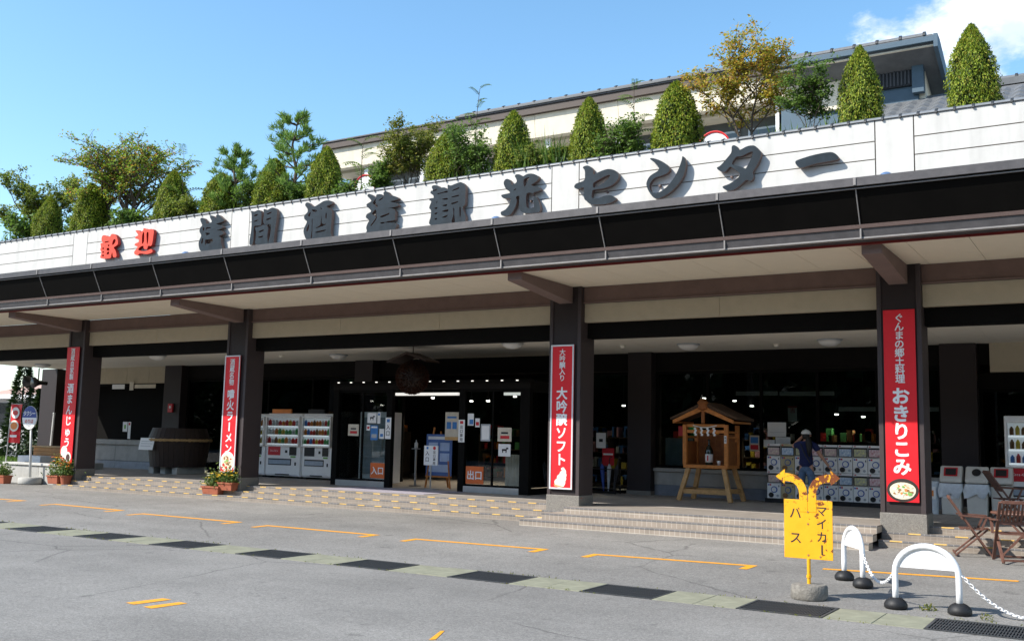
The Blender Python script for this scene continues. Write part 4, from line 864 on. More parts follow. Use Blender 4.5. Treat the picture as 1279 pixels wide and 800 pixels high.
# low forecourt wall at the left end of the steps
w_ = thing('low_wall', 'low grey concrete wall with pale top at the left end of the steps', 'wall', (-2.6, 0.75, 0.1))
for k in range(2): MB().box(-1.35+k*1.75, -1.35+k*1.75+1.74, -0.15, 0.15, 0.0, 0.56).build('wall_block', M_CONC2, w_, bevel=0.008)
MB().box(-1.42, 2.2, -0.2, 0.2, 0.562, 0.63).build('capping', mat('pale_capping', (0.5, 0.49, 0.46), 0.85, var=0.1), w_, bevel=0.01)
MB().box(-1.36, -1.0, 0.151, 3.2, 0.0, 0.561).build('return_wall', M_CONC2, w_, bevel=0.008)
bw = thing('white_block', 'white concrete block beside the grey pier behind the low wall', 'block', (-6.2, 3.1, 0.1))
MB().box(-0.55, 0.75, -0.3, 0.3, 0, 0.75).build('body', M_PAPER, bw, bevel=0.015)
MB().box(-0.1, 0.2, -0.32, -0.295, 0.45, 0.55).build('slot', M_BLACK, bw)
bn = thing('timber_bench', 'orange-brown timber box bench behind the low wall', 'bench', (-6.0, 3.7, 0.1))
for k in range(3): MB().box(-0.85, 0.85, -0.25, 0.25, 0.62+k*0.14, 0.755+k*0.14).build('plank', mat('bench_wood', (0.42, 0.2, 0.06), 0.6, var=0.2, vscale=6), bn, bevel=0.008)
MB().box(-0.9, 0.9, -0.3, 0.3, 1.042, 1.09).build('seat', mat('bench_top', (0.5, 0.32, 0.14), 0.6, var=0.2, vscale=6), bn, bevel=0.008)
for sx_ in (-0.7, 0.7): MB().box(sx_-0.06, sx_+0.06, -0.2, 0.2, 0, 0.62).build('leg', M_WOODD, bn)
# wood across the road behind the viewer, mirrored in the shop glass
gm = MB(); r = random.Random(9)
for k in range(26):
    x0 = -70+k*6.2+r.uniform(-2, 2); hh = r.uniform(12, 17); yy = -46+r.uniform(-4, 4)
    for _ in range(1100):
        f = r.random(); a = r.uniform(0, 6.283); R = r.uniform(0.5, 1)*4.6*sqrt(max(0.05, 1-(2*f-0.9)**2*0.8))
        leaf_quad(gm, Vector((x0+R*cos(a), yy+R*sin(a)*0.7, f*hh)), rv(r), rv(r), r.uniform(1.0, 2.0), r.uniform(0.8, 1.4))
hl = MB(); nx, ny = 40, 10; rr = random.Random(6)  # added hills out of view, hiding the low sky from the glass reflections
hl.v = [(-420+i*21.5, -75-j*38, -1.0 + (1-abs(j-5)/5.0)**0.8*(34+9*sin(i*0.5)+6*sin(i*1.3+1))*1.0 + rr.uniform(-1.5, 1.5)*(0 < j < 10)) for j in range(ny+1) for i in range(nx+1)]
hl.f = [(j*(nx+1)+i, j*(nx+1)+i+1, (j+1)*(nx+1)+i+1, (j+1)*(nx+1)+i) for j in range(ny) for i in range(nx)]
h_ = struct(hl.build('hills', mat('added_dark_hill', (0.012, 0.02, 0.008), 0.95, var=0.4, vscale=0.2), None, True)); h_['label'] = 'added dark hills behind the viewer, hiding low sky from the glass'
o = gm.build('roadside_wood', L_DARKCON, fix=False); o['kind'] = 'stuff'; tag(o, 'dark roadside wood opposite the shop, mirrored in its glass', 'wood')
# ================================================================== column banners
def blob(mb, c, rx, rz, y, n=20, k=0.0, ph=0.0):
    mb.add([(c[0]+rx*cos(2*pi*i/n)*(1+k*sin(3*2*pi*i/n+ph)), y, c[1]+rz*sin(2*pi*i/n)*(1+k*cos(2*2*pi*i/n+ph))) for i in range(n)], [tuple(range(n))]); return mb
M_BOWL = mat('bowl_dark', (0.045, 0.035, 0.03), 0.4); M_NOOD = mat('noodle_cream', (0.75, 0.68, 0.5), 0.6, var=0.2, vscale=40)
M_ORNG = mat('food_orange', (0.75, 0.25, 0.06), 0.6); M_GRNF = mat('food_green', (0.2, 0.42, 0.1), 0.6); M_BRNF = mat('food_brown', (0.3, 0.15, 0.06), 0.6, var=0.3, vscale=30)
M_BUN = mat('bun_white', (0.8, 0.76, 0.66), 0.6); M_BEAN = mat('bean_brown', (0.07, 0.03, 0.025), 0.6); M_CONE = mat('wafer', (0.6, 0.36, 0.14), 0.6)
def banner(label, cx, w, z0, z1, small, sz, sz_s, big, bz, sz_b, pic, frame, bold_s=0.014, bold_b=0.03):
    t = thing('column_banner', label, 'banner', (cx, -0.012, z0), group='red banners on the columns'); h = z1-z0
    MB().box(-w/2, w/2, -0.018, 0.0, 0, h).build('panel', M_RED, t)
    if frame:
        f = MB(); fw = 0.032
        f.box(-w/2, -w/2+fw, -0.03, -0.0181, 0, h); f.box(w/2-fw, w/2, -0.03, -0.0181, 0, h); f.box(-w/2+fw, w/2-fw, -0.03, -0.0181, 0, fw); f.box(-w/2+fw, w/2-fw, -0.03, -0.0181, h-fw, h)
        f.build('frame', M_WFRAME, t)
    lettering(small, M_PAPER, t, 0, sz-z0, -0.0215, sz_s[0], vertical=True, pitch=sz_s[1], bold=SMALL_BOLD)
    lettering(big, M_PAPER, t, 0, bz-z0, -0.0215, sz_b[0], vertical=True, pitch=sz_b[1], bold=bold_b, sx=sz_b[2] if len(sz_b) > 2 else 1.0)
    y = -0.0205
    if pic == 'manju':
        blob(MB(), (-0.1, 0.32), 0.15, 0.17, y, 22).build('bun_picture', M_BUN, t, fix=False); blob(MB(), (0.09, 0.17), 0.15, 0.15, y-0.002, 22).build('bun_picture', M_BUN, t, fix=False); blob(MB(), (0.10, 0.16), 0.09, 0.1, y-0.004, 18).build('filling_picture', M_BEAN, t, fix=False)
    if pic == 'ramen':
        blob(MB(), (0, 0.27), 0.255, 0.26, y, 28).build('plate_picture', M_PAPER, t, fix=False); blob(MB(), (0, 0.27), 0.215, 0.21, y-0.002, 24).build('noodle_picture', M_NOOD, t, fix=False)
        rr = random.Random(3)
        for k in range(22):
            a = rr.uniform(0, 6.28); R = rr.uniform(0.02, 0.17); blob(MB(), (R*cos(a), 0.27+R*sin(a)), rr.uniform(0.02, 0.05), rr.uniform(0.015, 0.04), y-0.003-0.0003*k, 10, 0.15, a).build('topping_picture', [M_BRNF, M_GRNF, M_SRED, M_BRNF, M_CONE][k % 5], t, fix=False)
    if pic == 'cone':
        for k, (x, z, rx, rz) in enumerate(((-0.02, 0.16, 0.15, 0.13), (0.02, 0.27, 0.13, 0.12), (0.06, 0.37, 0.10, 0.1), (0.09, 0.45, 0.06, 0.07), (0.06, 0.52, 0.05, 0.04))):
            blob(MB(), (x*0.85, z*0.8), rx*0.85, rz*0.8, y-0.001*k, 20, 0.06, k).build('ice_cream_picture', M_BUN, t, fix=False)
        mb = MB(); mb.quad((-0.16, y-0.008, 0.10), (0.08, y-0.008, 0.05), (0.03, y-0.008, 0.045), (-0.13, y-0.008, 0.05)); mb.build('wafer_picture', M_CONE, t, fix=False)
    if pic == 'pot':
        blob(MB(), (0.0, 0.2), 0.262, 0.2, y, 28).build('pot_picture', M_BOWL, t, fix=False); blob(MB(), (0.0, 0.19), 0.215, 0.15, y-0.002, 26, 0.03).build('noodle_picture', M_NOOD, t, fix=False)
        rr = random.Random(8)
        for k in range(40):
            a = rr.uniform(0, 6.28); R = rr.uniform(0.0, 0.9)**0.6; blob(MB(), (R*0.18*cos(a), 0.19+R*0.125*sin(a)), rr.uniform(0.015, 0.04), rr.uniform(0.01, 0.03), y-0.003-0.0002*k, 9, 0.2, a).build('ingredient_picture', [M_NOOD, M_ORNG, M_BUN, M_GRNF, M_BRNF, M_NOOD][k % 6], t, fix=False)
    return t
banner('red banner with bun picture on the leftmost column', -0.01, 0.56, 0.82, 4.2, '酒蔵自家製', 4.08, (0.19, 0.188), '酒まんじゅう', 2.99, (0.3, 0.316), 'manju', False)
banner('red white-framed banner with noodle bowl on the second column', 6.66, 0.55, 0.78, 3.79, '酒蔵名物', 3.62, (0.18, 0.173), '噴火ラーメン', 2.78, (0.27, 0.278), 'ramen', True)
banner('red white-framed banner with ice cream picture on the third column', 16.435, 0.54, 0.78, 3.775, '大吟醸入り', 3.62, (0.145, 0.135), '大吟醸ソフト', 2.76, (0.27, 0.274), 'cone', True)
banner('red banner with hot pot picture on the column beside the chairs', 23.16, 0.53, 0.855, 4.195, 'ぐんまの郷土料理', 4.05, (0.165, 0.153), 'おきりこみ', 2.68, (0.31, 0.305), 'pot', False, 0.012, 0.04)

# ================================================================== vending machines
M_VW = mat('machine_white', (0.9, 0.885, 0.86), 0.35, var=0.03, spec=0.5); M_VG = mat('machine_grey', (0.4, 0.42, 0.44), 0.4, var=0.05)
M_VDK = mat('machine_dark', (0.02, 0.02, 0.022), 0.3); M_VRED = mat('machine_red', (0.55, 0.02, 0.03), 0.4)
GOODS = [mat('goods_%s' % n, c, 0.4, var=0.1, vscale=30) for n, c in (('red', (0.7, 0.05, 0.05)), ('blue', (0.1, 0.26, 0.65)), ('green', (0.13, 0.45, 0.15)), ('yellow', (0.8, 0.58, 0.07)), ('brown', (0.26, 0.13, 0.06)), ('white', (0.8, 0.8, 0.78)), ('orange', (0.8, 0.28, 0.05)), ('pink', (0.8, 0.4, 0.45)))]
M_SHELFL = mat('shelf_light', (0.85, 0.9, 0.95), emit=0.35, var=0)
def vending(label, loc, w, h, d, logo, seed, topper=0):
    t = thing('vending_machine', label, 'vending machine', loc, group='drink vending machines'); r = random.Random(seed)
    MB().box(0, w, 0.02, d, 0.06, h).build('cabinet', M_VW, t, bevel=0.02)
    for x in (0.05, w-0.15): MB().box(x, x+0.1, 0.05, d-0.05, 0, 0.06).build('foot', M_VDK, t)
    MB().box(0.015, w-0.015, -0.02, 0.019, 0.1, h-0.015).build('door', M_VW, t, bevel=0.02)
    wz0, wz1 = h*0.52, h*0.93
    win = MB().box(0.07, w-0.07, -0.026, -0.0201, wz0, wz1).build('display_window', mat('display_back', (0.75, 0.8, 0.85), 0.5, emit=0.14, var=0), t)
    rows = 3
    for k in range(rows):
        z = wz0+0.03+(wz1-wz0)*k/rows
        MB().box(0.08, w-0.08, -0.07, -0.0265, z-0.02, z).build('shelf', M_VG, win); MB().box(0.08, w-0.08, -0.074, -0.0705, z-0.045, z-0.005).build('price_strip', M_SHELFL, win)
        n = 9; bw_ = (w-0.18)/n
        for j in range(n):
            x = 0.09+bw_*(j+0.5); hh = (wz1-wz0)/rows*r.uniform(0.5, 0.72)
            MB().lathe([(bw_*0.36, 0), (bw_*0.38, hh*0.6), (bw_*0.34, hh*0.75), (bw_*0.15, hh*0.9), (bw_*0.15, hh)], 8, (x, -0.055, z)).build('bottle', GOODS[r.choice([0, 1, 2, 3, 4, 5, 6, 0])], win, True)
    MB().box(0.05, w-0.05, -0.11, -0.104, wz0-0.03, wz1+0.01).build('glass_cover', M_CLEAR, t)
    fr = MB(); 
    for b_ in ((0.03, 0.07, wz0-0.05, wz1+0.05), (w-0.07, w-0.03, wz0-0.05, wz1+0.05), (0.0701, w-0.0701, wz1+0.012, wz1+0.05), (0.0701, w-0.0701, wz0-0.06, wz0-0.035)): fr.box(b_[0], b_[1], -0.11, -0.0201, b_[2], b_[3])
    fr.build('window_surround', M_VW, t)
    cz = h*0.38
    MB().box(w*0.68, w*0.88, -0.034, -0.0201, cz-0.05, cz+0.2).build('coin_panel', M_VDK, t, bevel=0.01); MB().box(w*0.56, w*0.62, -0.032, -0.0201, cz+0.02, cz+0.1).build('slot', M_VDK, t)
    lg = MB().box(0.1, w*0.42, -0.03, -0.0201, cz-0.06, cz+0.2).build('advert_panel', M_VRED if logo else M_LOUV, t)
    if logo: lettering('Coca-Cola', M_PAPER, lg, 0.1+(w*0.42-0.1)/2, cz+0.08, -0.034, 0.075, bold=0.01, pitch=0.036, sx=0.8)
    fl = MB().box(0.12, w*0.74, -0.03, -0.0201, h*0.2, h*0.3).build('dispenser', M_VDK, t); MB().box(0.14, w*0.72, -0.038, -0.0301, h*0.215, h*0.28).build('flap', mat('flap_clear', (0.35, 0.42, 0.5), 0.2, spec=0.6), fl)
    MB().box(w*0.84, w*0.88, -0.03, -0.0201, h*0.2, h*0.25).build('lock', M_VDK, t)
    MB().box(w*0.3, w*0.7, -0.03, -0.0201, 0.1, 0.13).build('vent', M_VDK, t)
    MB().box(w*0.72, w*0.86, -0.03, -0.0201, cz-0.12, cz-0.07).build('sticker', M_GRNF, t)
    if topper: MB().box(0.12, w*0.62, 0.05, 0.12, h, h+0.13).build('topper_sign', M_ORNG if topper == 1 else M_VDK, t, bevel=0.01)
    return t
vending('white drink vending machine beside the second column, partly hidden by it', (2.3, 4.42, 0.45), 1.25, 1.95, 0.7, True, 1)
vending('white vending machine with red advert, the middle one of the three', (3.6, 4.40, 0.45), 1.45, 1.97, 0.7, True, 2, 1)
vending('white drink vending machine nearest the entrance lobby', (5.1, 4.40, 0.45), 1.2, 1.97, 0.7, False, 3, 2)
vending('white vending machine with red logo beside the waste bins at the right edge', (24.36, 4.2, 0.45), 1.15, 2.02, 0.75, True, 4)
# shop stock seen dimly through the glass
M_SHELF = mat('shop_shelf', (0.09, 0.06, 0.04), 0.6, var=0.2)
for k, (x, y) in enumerate(((-0.5, 8.0), (2.2, 9.0), (5.2, 8.4), (14.4, 8.2), (16.6, 7.4), (18.6, 7.6), (20.6, 7.4), (22.3, 8.0), (9.0, 9.6), (12.6, 9.4), (25.6, 8), (28, 8))):
    t = thing('display_shelf', ORD[k]+' stocked shelf unit from the left inside the shop', 'shelf', (x, y, 0.45), group='display shelves inside the shop'); r = random.Random(k)
    f = MB(); 
    for z in (0.1, 0.55, 1.0, 1.45): f.box(-0.8, 0.8, -0.2, 0.2, z-0.03, z)
    for sx_ in (-0.8, 0.77): f.box(sx_, sx_+0.03, -0.21, 0.21, 0, 1.5)
    f.build('frame', M_SHELF, t)
    for ci in range(4):
        g_ = MB()
        for z in (0.1, 0.55, 1.0, 1.45):
            for j in range(3):
                xx = -0.75+r.random()*1.4; hh = r.uniform(0.15, 0.32); g_.box(xx, xx+0.14, -0.18, 0.1, z+0.001, z+hh)
        g_.build('goods', GOODS[(k+ci*2) % 8], t)
for k, (x, y, z) in enumerate(sorted(((8.6, 6.2, 2.95), (9.2, 7.4, 2.9), (10.2, 6.8, 2.88), (10.75, 8.0, 2.8), (11.5, 6.2, 2.98), (12.4, 7.2, 2.9), (13.2, 6.6, 2.93), (14.6, 6.9, 2.75), (3.9, 6.3, 3.0), (5.0, 6.5, 2.98), (16.9, 7.0, 2.95), (17.6, 7.4, 2.9), (18.2, 7.0, 2.75), (20.3, 7.2, 2.55), (20.9, 7.4, 2.5), (21.6, 7.0, 2.6), (1.2, 7.0, 2.7), (15.0, 7.2, 2.72)))):
    t = thing('spotlight', ORD[k]+' small lit spotlight from the left inside the shop', 'lamp', (x, y, z), group='lit spotlights inside the shop')
    MB().lathe([(0.045, 0), (0.05, 0.03)], 10).build('lens', M_LIT, t); MB().lathe([(0.055, 0.031), (0.04, 0.16)], 10).build('housing', M_VDK, t); MB().tube([(0, 0, 0.16), (0, 0, 4.0-z)], 0.012, 5).build('cord', M_VDK, t)
    pl = bpy.data.lights.new('spotlight_bulb', 'SPOT'); pl.energy = 26; pl.color = (1.0, 0.86, 0.66); pl.spot_size = radians(95); pl.shadow_soft_size = 0.05; po = bpy.data.objects.new('bulb', pl); COL.objects.link(po); po.parent = t; po.location = (0, 0, -0.02); po.rotation_euler = (radians(-18), 0, 0)
# notices stuck on the glass
M_BLUEP = mat('poster_blue', (0.05, 0.2, 0.5), 0.6); M_ORGP = mat('poster_orange', (0.66, 0.14, 0.03), 0.6); M_BEIP = mat('poster_beige', (0.62, 0.56, 0.45), 0.6); M_INK = mat('ink', (0.02, 0.02, 0.025), 0.7); M_GREYP = mat('poster_grey', (0.4, 0.42, 0.44), 0.6)
def notice(label, x0, x1, z0, z1, y, m, texts=(), cat='notice', strip=None):
    t = thing('notice', label, cat, ((x0+x1)/2, y, z0)); w, h = x1-x0, z1-z0
    MB().box(-w/2, w/2, -0.004, 0, 0, h).build('sheet', m, t)
    for s, px, pz, size, tm, kw in texts: lettering(s, tm, t, px*w, pz*h, -0.0065, size*h, **kw)
    for mm, a, b, c, d in (strip or ()): MB().box(-w/2+a*w, -w/2+b*w, -0.006, -0.0041, c*h, d*h).build('print_block', mm, t)
    return t
def dog(t_): pass
VYN = VY-0.012
notice('beige notice with red arrow on the left lobby glass', 8.42, 8.79, 1.78, 2.09, VYN, M_BEIP, strip=((M_VRED, 0.2, 0.85, 0.2, 0.42), (M_INK, 0.25, 0.75, 0.55, 0.68)))
notice('white no-dogs notice on the left lobby glass', 9.08, 9.38, 2.13, 2.4, VYN, M_PAPER, strip=((M_INK, 0.3, 0.7, 0.45, 0.6), (M_INK, 0.32, 0.4, 0.3, 0.45), (M_INK, 0.6, 0.68, 0.3, 0.45), (M_INK, 0.64, 0.82, 0.58, 0.72)))
notice('blue poster on the left lobby glass', 9.2, 9.45, 1.68, 2.07, VYN, M_BLUEP, strip=((M_PAPER, 0.1, 0.9, 0.82, 0.93), (M_GREYP, 0.15, 0.85, 0.15, 0.4)))
notice('small red and white sticker left of the blue poster', 9.06, 9.18, 1.93, 2.08, VYN, M_PAPER, strip=((M_VRED, 0.2, 0.8, 0.3, 0.7),))
notice('narrow white leaflet above the blue poster', 9.42, 9.52, 2.12, 2.42, VYN, M_PAPER, strip=((M_BLUEP, 0.2, 0.8, 0.7, 0.9),))
notice('small white slip beside the blue poster', 9.5, 9.66, 1.72, 1.98, VYN, M_PAPER, strip=((M_BLUEP, 0.2, 0.8, 0.2, 0.5),))
notice('narrow white entrance strip on the left door post', 9.74, 9.93, 1.72, 2.28, VY-0.066, M_PAPER, [('入口', 0, 0.55, 0.25, M_INK, dict(vertical=True, pitch=0.16, bold=0.01))], strip=((M_BLUEP, 0.25, 0.75, 0.78, 0.92),))
notice('orange entrance sticker low on the left lobby glass', 9.24, 9.72, 0.68, 1.08, VYN, M_ORGP, [('入口', 0, 0.5, 0.55, M_PAPER, dict(pitch=0.215, bold=0.02))])
notice('narrow white exit strip on the right door post', 12.08, 12.27, 1.68, 2.24, VY-0.066, M_PAPER, [('出口専用', 0, 0.68, 0.17, M_INK, dict(vertical=True, pitch=0.105, bold=0.01))], strip=((M_VRED, 0.25, 0.75, 0.82, 0.95),))
notice('grey printed sheet on the right lobby glass', 12.72, 13.0, 1.72, 2.14, VYN, M_GREYP, strip=((M_PAPER, 0.12, 0.88, 0.1, 0.9),))
notice('beige notice with red arrow on the right lobby glass', 13.22, 13.62, 1.72, 2.06, VYN, M_BEIP, strip=((M_VRED, 0.2, 0.85, 0.2, 0.42), (M_INK, 0.25, 0.75, 0.55, 0.68)))
notice('white no-dogs notice on the right lobby glass', 13.25, 13.6, 1.36, 1.66, VYN, M_PAPER, strip=((M_INK, 0.3, 0.7, 0.45, 0.6), (M_INK, 0.32, 0.4, 0.3, 0.45), (M_INK, 0.6, 0.68, 0.3, 0.45), (M_INK, 0.64, 0.82, 0.58, 0.72)))
notice('red and white sticker at the top of the right lobby glass', 12.55, 12.68, 2.06, 2.28, VYN, M_PAPER, strip=((M_VRED, 0.15, 0.85, 0.2, 0.6),))
notice('blue and white leaflet right of the exit strip', 12.32, 12.5, 2.1, 2.4, VYN, M_PAPER, strip=((M_BLUEP, 0.3, 0.95, 0.1, 0.5),))
notice('orange exit sticker low on the right lobby glass', 12.3, 12.83, 0.66, 1.09, VYN, M_ORGP, [('出口', 0, 0.5, 0.55, M_PAPER, dict(pitch=0.235, bold=0.02))])
notice('white poster with blue circles hanging inside the lobby', 11.2, 11.62, 1.72, 2.45, VY+0.6, M_BEIP, strip=((M_BLUEP, 0.12, 0.45, 0.4, 0.65), (M_BLUEP, 0.55, 0.88, 0.4, 0.65), (M_BLUEP, 0.15, 0.85, 0.78, 0.85), (M_CONE, 0.0, 1.0, 0.0, 0.12)))
notice('white sheet on the glass right of the lobby', 14.42, 14.7, 1.6, 2.0, 5.6, M_PAPER, strip=((M_INK, 0.3, 0.7, 0.4, 0.6),))
notice('red poster on the glass right of the lobby', 14.6, 14.95, 1.15, 1.6, 5.6, M_VRED, strip=((M_PAPER, 0.1, 0.9, 0.6, 0.7),))
notice('large white sheet on the window above the leftmost capsule machines', 19.05, 19.5, 1.98, 2.32, 5.59, M_PAPER, strip=((M_GREYP, 0.1, 0.9, 0.3, 0.32),))
notice('white sheet low on the window left of the capsule machines', 18.95, 19.22, 1.72, 1.9, 5.59, M_PAPER)
notice('white sheet behind the leftmost capsule machines', 19.24, 19.6, 1.76, 1.97, 5.592, M_PAPER)
notice('colour poster on the window right of the wooden shrine', 18.6, 18.84, 1.62, 2.0, 5.59, M_BEIP, strip=((M_VRED, 0.1, 0.9, 0.1, 0.4), (M_BLUEP, 0.1, 0.9, 0.5, 0.9)))
notice('red poster on the window left of the wooden shrine', 16.75, 17.0, 1.95, 2.2, 5.59, M_VRED)
notice('grey papers low on the window left of the wooden shrine', 16.35, 17.1, 1.2, 1.9, 5.7, M_GREYP)
notice('small red and white hanging print above the capsule machines', 19.5, 19.72, 2.35, 2.72, 5.75, M_PAPER, [('酒', 0, 0.7, 0.35, M_VRED, dict())], strip=((M_VRED, 0, 1, 0.88, 1.0),))
notice('pair of white slips above the dark hatch at left', -5.6, -4.9, 3.3, 3.47, 5.6, M_PAPER)
notice('white strip of labels above the dark hatch', -4.35, -3.2, 3.32, 3.46, 5.6, M_BEIP)
notice('tall white slip above the dark hatch', -4.6, -4.38, 3.25, 3.55, 5.58, M_BEIP)
notice('narrow white price strip standing on the counter', -4.05, -3.9, 1.5, 2.1, 5.2, M_PAPER, strip=((M_VRED, 0.2, 0.8, 0.8, 0.95),))
notice('green and white sticker board beside the price strip', -4.4, -4.15, 1.75, 2.1, 5.25, M_PAPER, strip=((M_GRNF, 0.3, 0.7, 0.3, 0.7),))
# ================================================================== capsule toy machines, two rows of eight
M_CAPB = mat('capsule_blue', (0.05, 0.12, 0.42), 0.4); M_CRM = mat('machine_cream', (0.55, 0.46, 0.27), 0.4, var=0.04); M_CLR = mat('card_print', (0.5, 0.4, 0.45), 0.5, var=0.6, vscale=22, col2=(0.12, 0.25, 0.5))
base = thing('machine_plinth', 'long dark plinth under the capsule machines', 'plinth', (20.53, 5.1, 0.45)); MB().box(-1.34, 1.34, -0.2, 0.25, 0, 0.1).build('body', M_VDK, base)
MB().box(-1.34, 1.34, 0.1, 0.2, 0.1, 1.33).build('backboard', M_VDK, base)
protoc = {}
for row in range(2):
    for c in range(8):
        cream = c == 1; key = (cream, c % 4)
        lab = '%s capsule machine, %s from the left in the %s row' % ('cream' if cream else 'white', ORD[c], 'bottom' if row == 0 else 'top')
        loc = (19.24+c*0.3265, 4.9, 0.551+row*0.632)
        if key not in protoc:
            t = thing('capsule_machine', lab, 'capsule machine', loc, group='capsule toy machines'); bm_ = M_CRM if cream else M_VW
            MB().extrude([(0.0, 0.0), (0.0, 0.34), (0.04, 0.355), (0.04, 0.60), (0.2, 0.60), (0.2, 0.0)][::-1], 0.004, 0.318, 'YZ').build('cabinet', bm_, t)
            MB().box(0.006, 0.316, -0.004, 0.04, 0.575, 0.625).build('header', bm_, t); MB().box(0.03, 0.07, -0.0065, -0.0041, 0.59, 0.61).build('header_mark', M_VRED, t)
            MB().box(0.012, 0.31, 0.012, 0.039, 0.36, 0.574).build('capsule_window', M_VDK, t)
            crd = MB().box(0.03, 0.295, 0.004, 0.0115, 0.375, 0.535).build('picture_card', mat('card_%d_%d' % (cream, c % 4), [(0.55, 0.35, 0.4), (0.25, 0.4, 0.6), (0.3, 0.3, 0.33), (0.55, 0.2, 0.22)][c % 4], 0.5, vscale=16, col2=[(0.85, 0.75, 0.6), (0.8, 0.85, 0.9), (0.75, 0.72, 0.3), (0.9, 0.8, 0.82)][c % 4], var=0.5, detail=2), t)
            dl = MB().lathe([(0.075, 0.0), (0.075, 0.012)], 20, (0.17, -0.0125, 0.2), 'Y').build('dial', M_CAPB, t); MB().lathe([(0.055, 0.0), (0.05, 0.012)], 18, (0.17, -0.025, 0.2), 'Y').build('dial_face', bm_, dl); MB().cbox((0.17, -0.032, 0.2), (0.02, 0.012, 0.09), Matrix.Rotation(0.6, 3, 'Y')).build('handle', bm_, dl)
            MB().lathe([(0.058, 0.0), (0.058, 0.02)], 18, (0.1, -0.0205, 0.075), 'Y').build('chute', M_BRNF if cream else M_VDK, t)
            MB().lathe([(0.03, 0.0), (0.03, 0.01)], 12, (0.25, -0.0105, 0.06), 'Y').build('return_cup', M_VG, t)
            MB().box(0.27, 0.29, -0.006, -0.0005, 0.26, 0.3).build('coin_slot', M_VDK, t); MB().box(0.025, 0.06, -0.004, -0.0005, 0.29, 0.325).build('sticker', M_CAPB, t); MB().box(0.065, 0.1, -0.004, -0.0005, 0.29, 0.325).build('sticker', M_VRED, t)
            protoc[key] = t
        else:
            t = copy_tree(protoc[key]); t.location = loc; t['label'] = lab
# ================================================================== wooden shrine with the bottle
M_WOOD = mat('shrine_wood', (0.55, 0.2, 0.045), 0.55, var=0.25, vscale=9); M_WOOD2 = mat('shrine_leg_wood', (0.52, 0.3, 0.12), 0.6, var=0.25, vscale=7); M_WOODK = mat('shrine_dark_wood', (0.32, 0.11, 0.03), 0.6, var=0.25, vscale=9); M_BARKR = mat('bark_roof', (0.1, 0.058, 0.035), 0.9, var=0.3, vscale=20, bump=0.4)
sh = thing('wooden_shrine', 'small wooden shrine booth on splayed legs in the right bay', 'shrine', (18.1, 4.3, 0.45)); sh.scale = (0.9, 0.9, 0.97)
hw, hd = 0.56, 0.42
for sx_ in (-1, 1):
    for sy in (-1, 1): MB().bar((sx_*(hw+0.14), sy*(hd+0.1), 0.0), (sx_*hw*0.86, sy*hd*0.9, 0.78), 0.11, 0.11, (0, 1, 0)).build('leg', M_WOOD2, sh, bevel=0.006)
for sy in (-1, 1): MB().box(-hw-0.03, hw+0.03, sy*(hd+0.05)-0.03, sy*(hd+0.05)+0.03, 0.17, 0.28).build('stretcher', M_WOOD2, sh, bevel=0.005)
for sx_ in (-1, 1): MB().box(sx_*(hw+0.05)-0.03, sx_*(hw+0.05)+0.03, -hd, hd, 0.2, 0.3).build('stretcher', M_WOOD2, sh, bevel=0.005)
MB().box(-hw-0.04, hw+0.04, -hd-0.04, hd+0.04, 0.78, 0.86).build('deck', M_WOOD, sh, bevel=0.006)
for sx_ in (-1, 1):
    for sy in (-1, 1): MB().box(sx_*hw-0.05, sx_*hw+0.05, sy*hd-0.05, sy*hd+0.05, 0.861, 1.82).build('post', M_WOOD, sh, bevel=0.005)
for k in range(8):
    for sx_ in (-1, 1): MB().box(sx_*hw-0.012, sx_*hw+0.012, -hd+0.055+k*0.092, -hd+0.055+k*0.092+0.088, 0.862, 1.42).build('side_plank', M_WOODK, sh)
for k in range(10): MB().box(-hw+0.055+k*0.1, -hw+0.055+k*0.1+0.096, hd-0.012, hd+0.012, 0.862, 1.6).build('back_plank', M_WOODK, sh)
for z in (1.5, 1.62):
    for sx_ in (-1, 1): MB().box(sx_*hw-0.015, sx_*hw+0.015, -hd+0.051, hd-0.051, z, z+0.05).build('side_rail', M_WOOD, sh)
for z, dz in ((1.62, 0.07), (1.76, 0.07)): MB().box(-hw+0.051, hw-0.051, -hd-0.02, -hd+0.03, z, z+dz).build('front_rail', M_WOOD, sh)
for sx_ in (-1, 1):
    MB().extrude([(sx_*0.02, 2.14), (sx_*0.45, 1.98), (sx_*0.82, 1.84), (sx_*0.82, 1.92), (sx_*0.45, 2.08), (sx_*0.02, 2.26)][::sx_], -hd-0.22, -hd-0.16, 'XZ').build('barge_board', M_WOOD, sh, bevel=0.004)
    MB().extrude([(sx_*0.0, 2.27), (sx_*0.45, 2.09), (sx_*0.9, 1.93), (sx_*0.9, 1.98), (sx_*0.45, 2.16), (sx_*0.0, 2.36)][::sx_], -hd-0.2, hd+0.35, 'XZ').build('roof', M_BARKR, sh)
    MB().box(sx_*0.8-0.03 if sx_ > 0 else -0.83, sx_*0.8+0.03 if sx_ > 0 else -0.77, -hd-0.15, hd+0.3, 1.85, 1.90).build('rafter', M_WOOD, sh)
MB().lathe([(0.02, 0), (0.14, 0.05), (0.11, 0.14), (0.15, 0.2), (0.05, 0.3)], 10, (0, -hd-0.2, 2.14)).build('crest', M_WOODK, sh)
MB().tube([(0, -hd-0.18, 1.85), (0, -hd-0.18, 2.2)], 0.05, 8).build('pendant', M_WOODK, sh)
rp = MB(); rp.tube([(-0.32+0.64*k/10, -hd-0.06, 1.80-0.05*sin(pi*k/10)) for k in range(11)], 0.014, 6); rp.build('rope', M_BUN, sh)
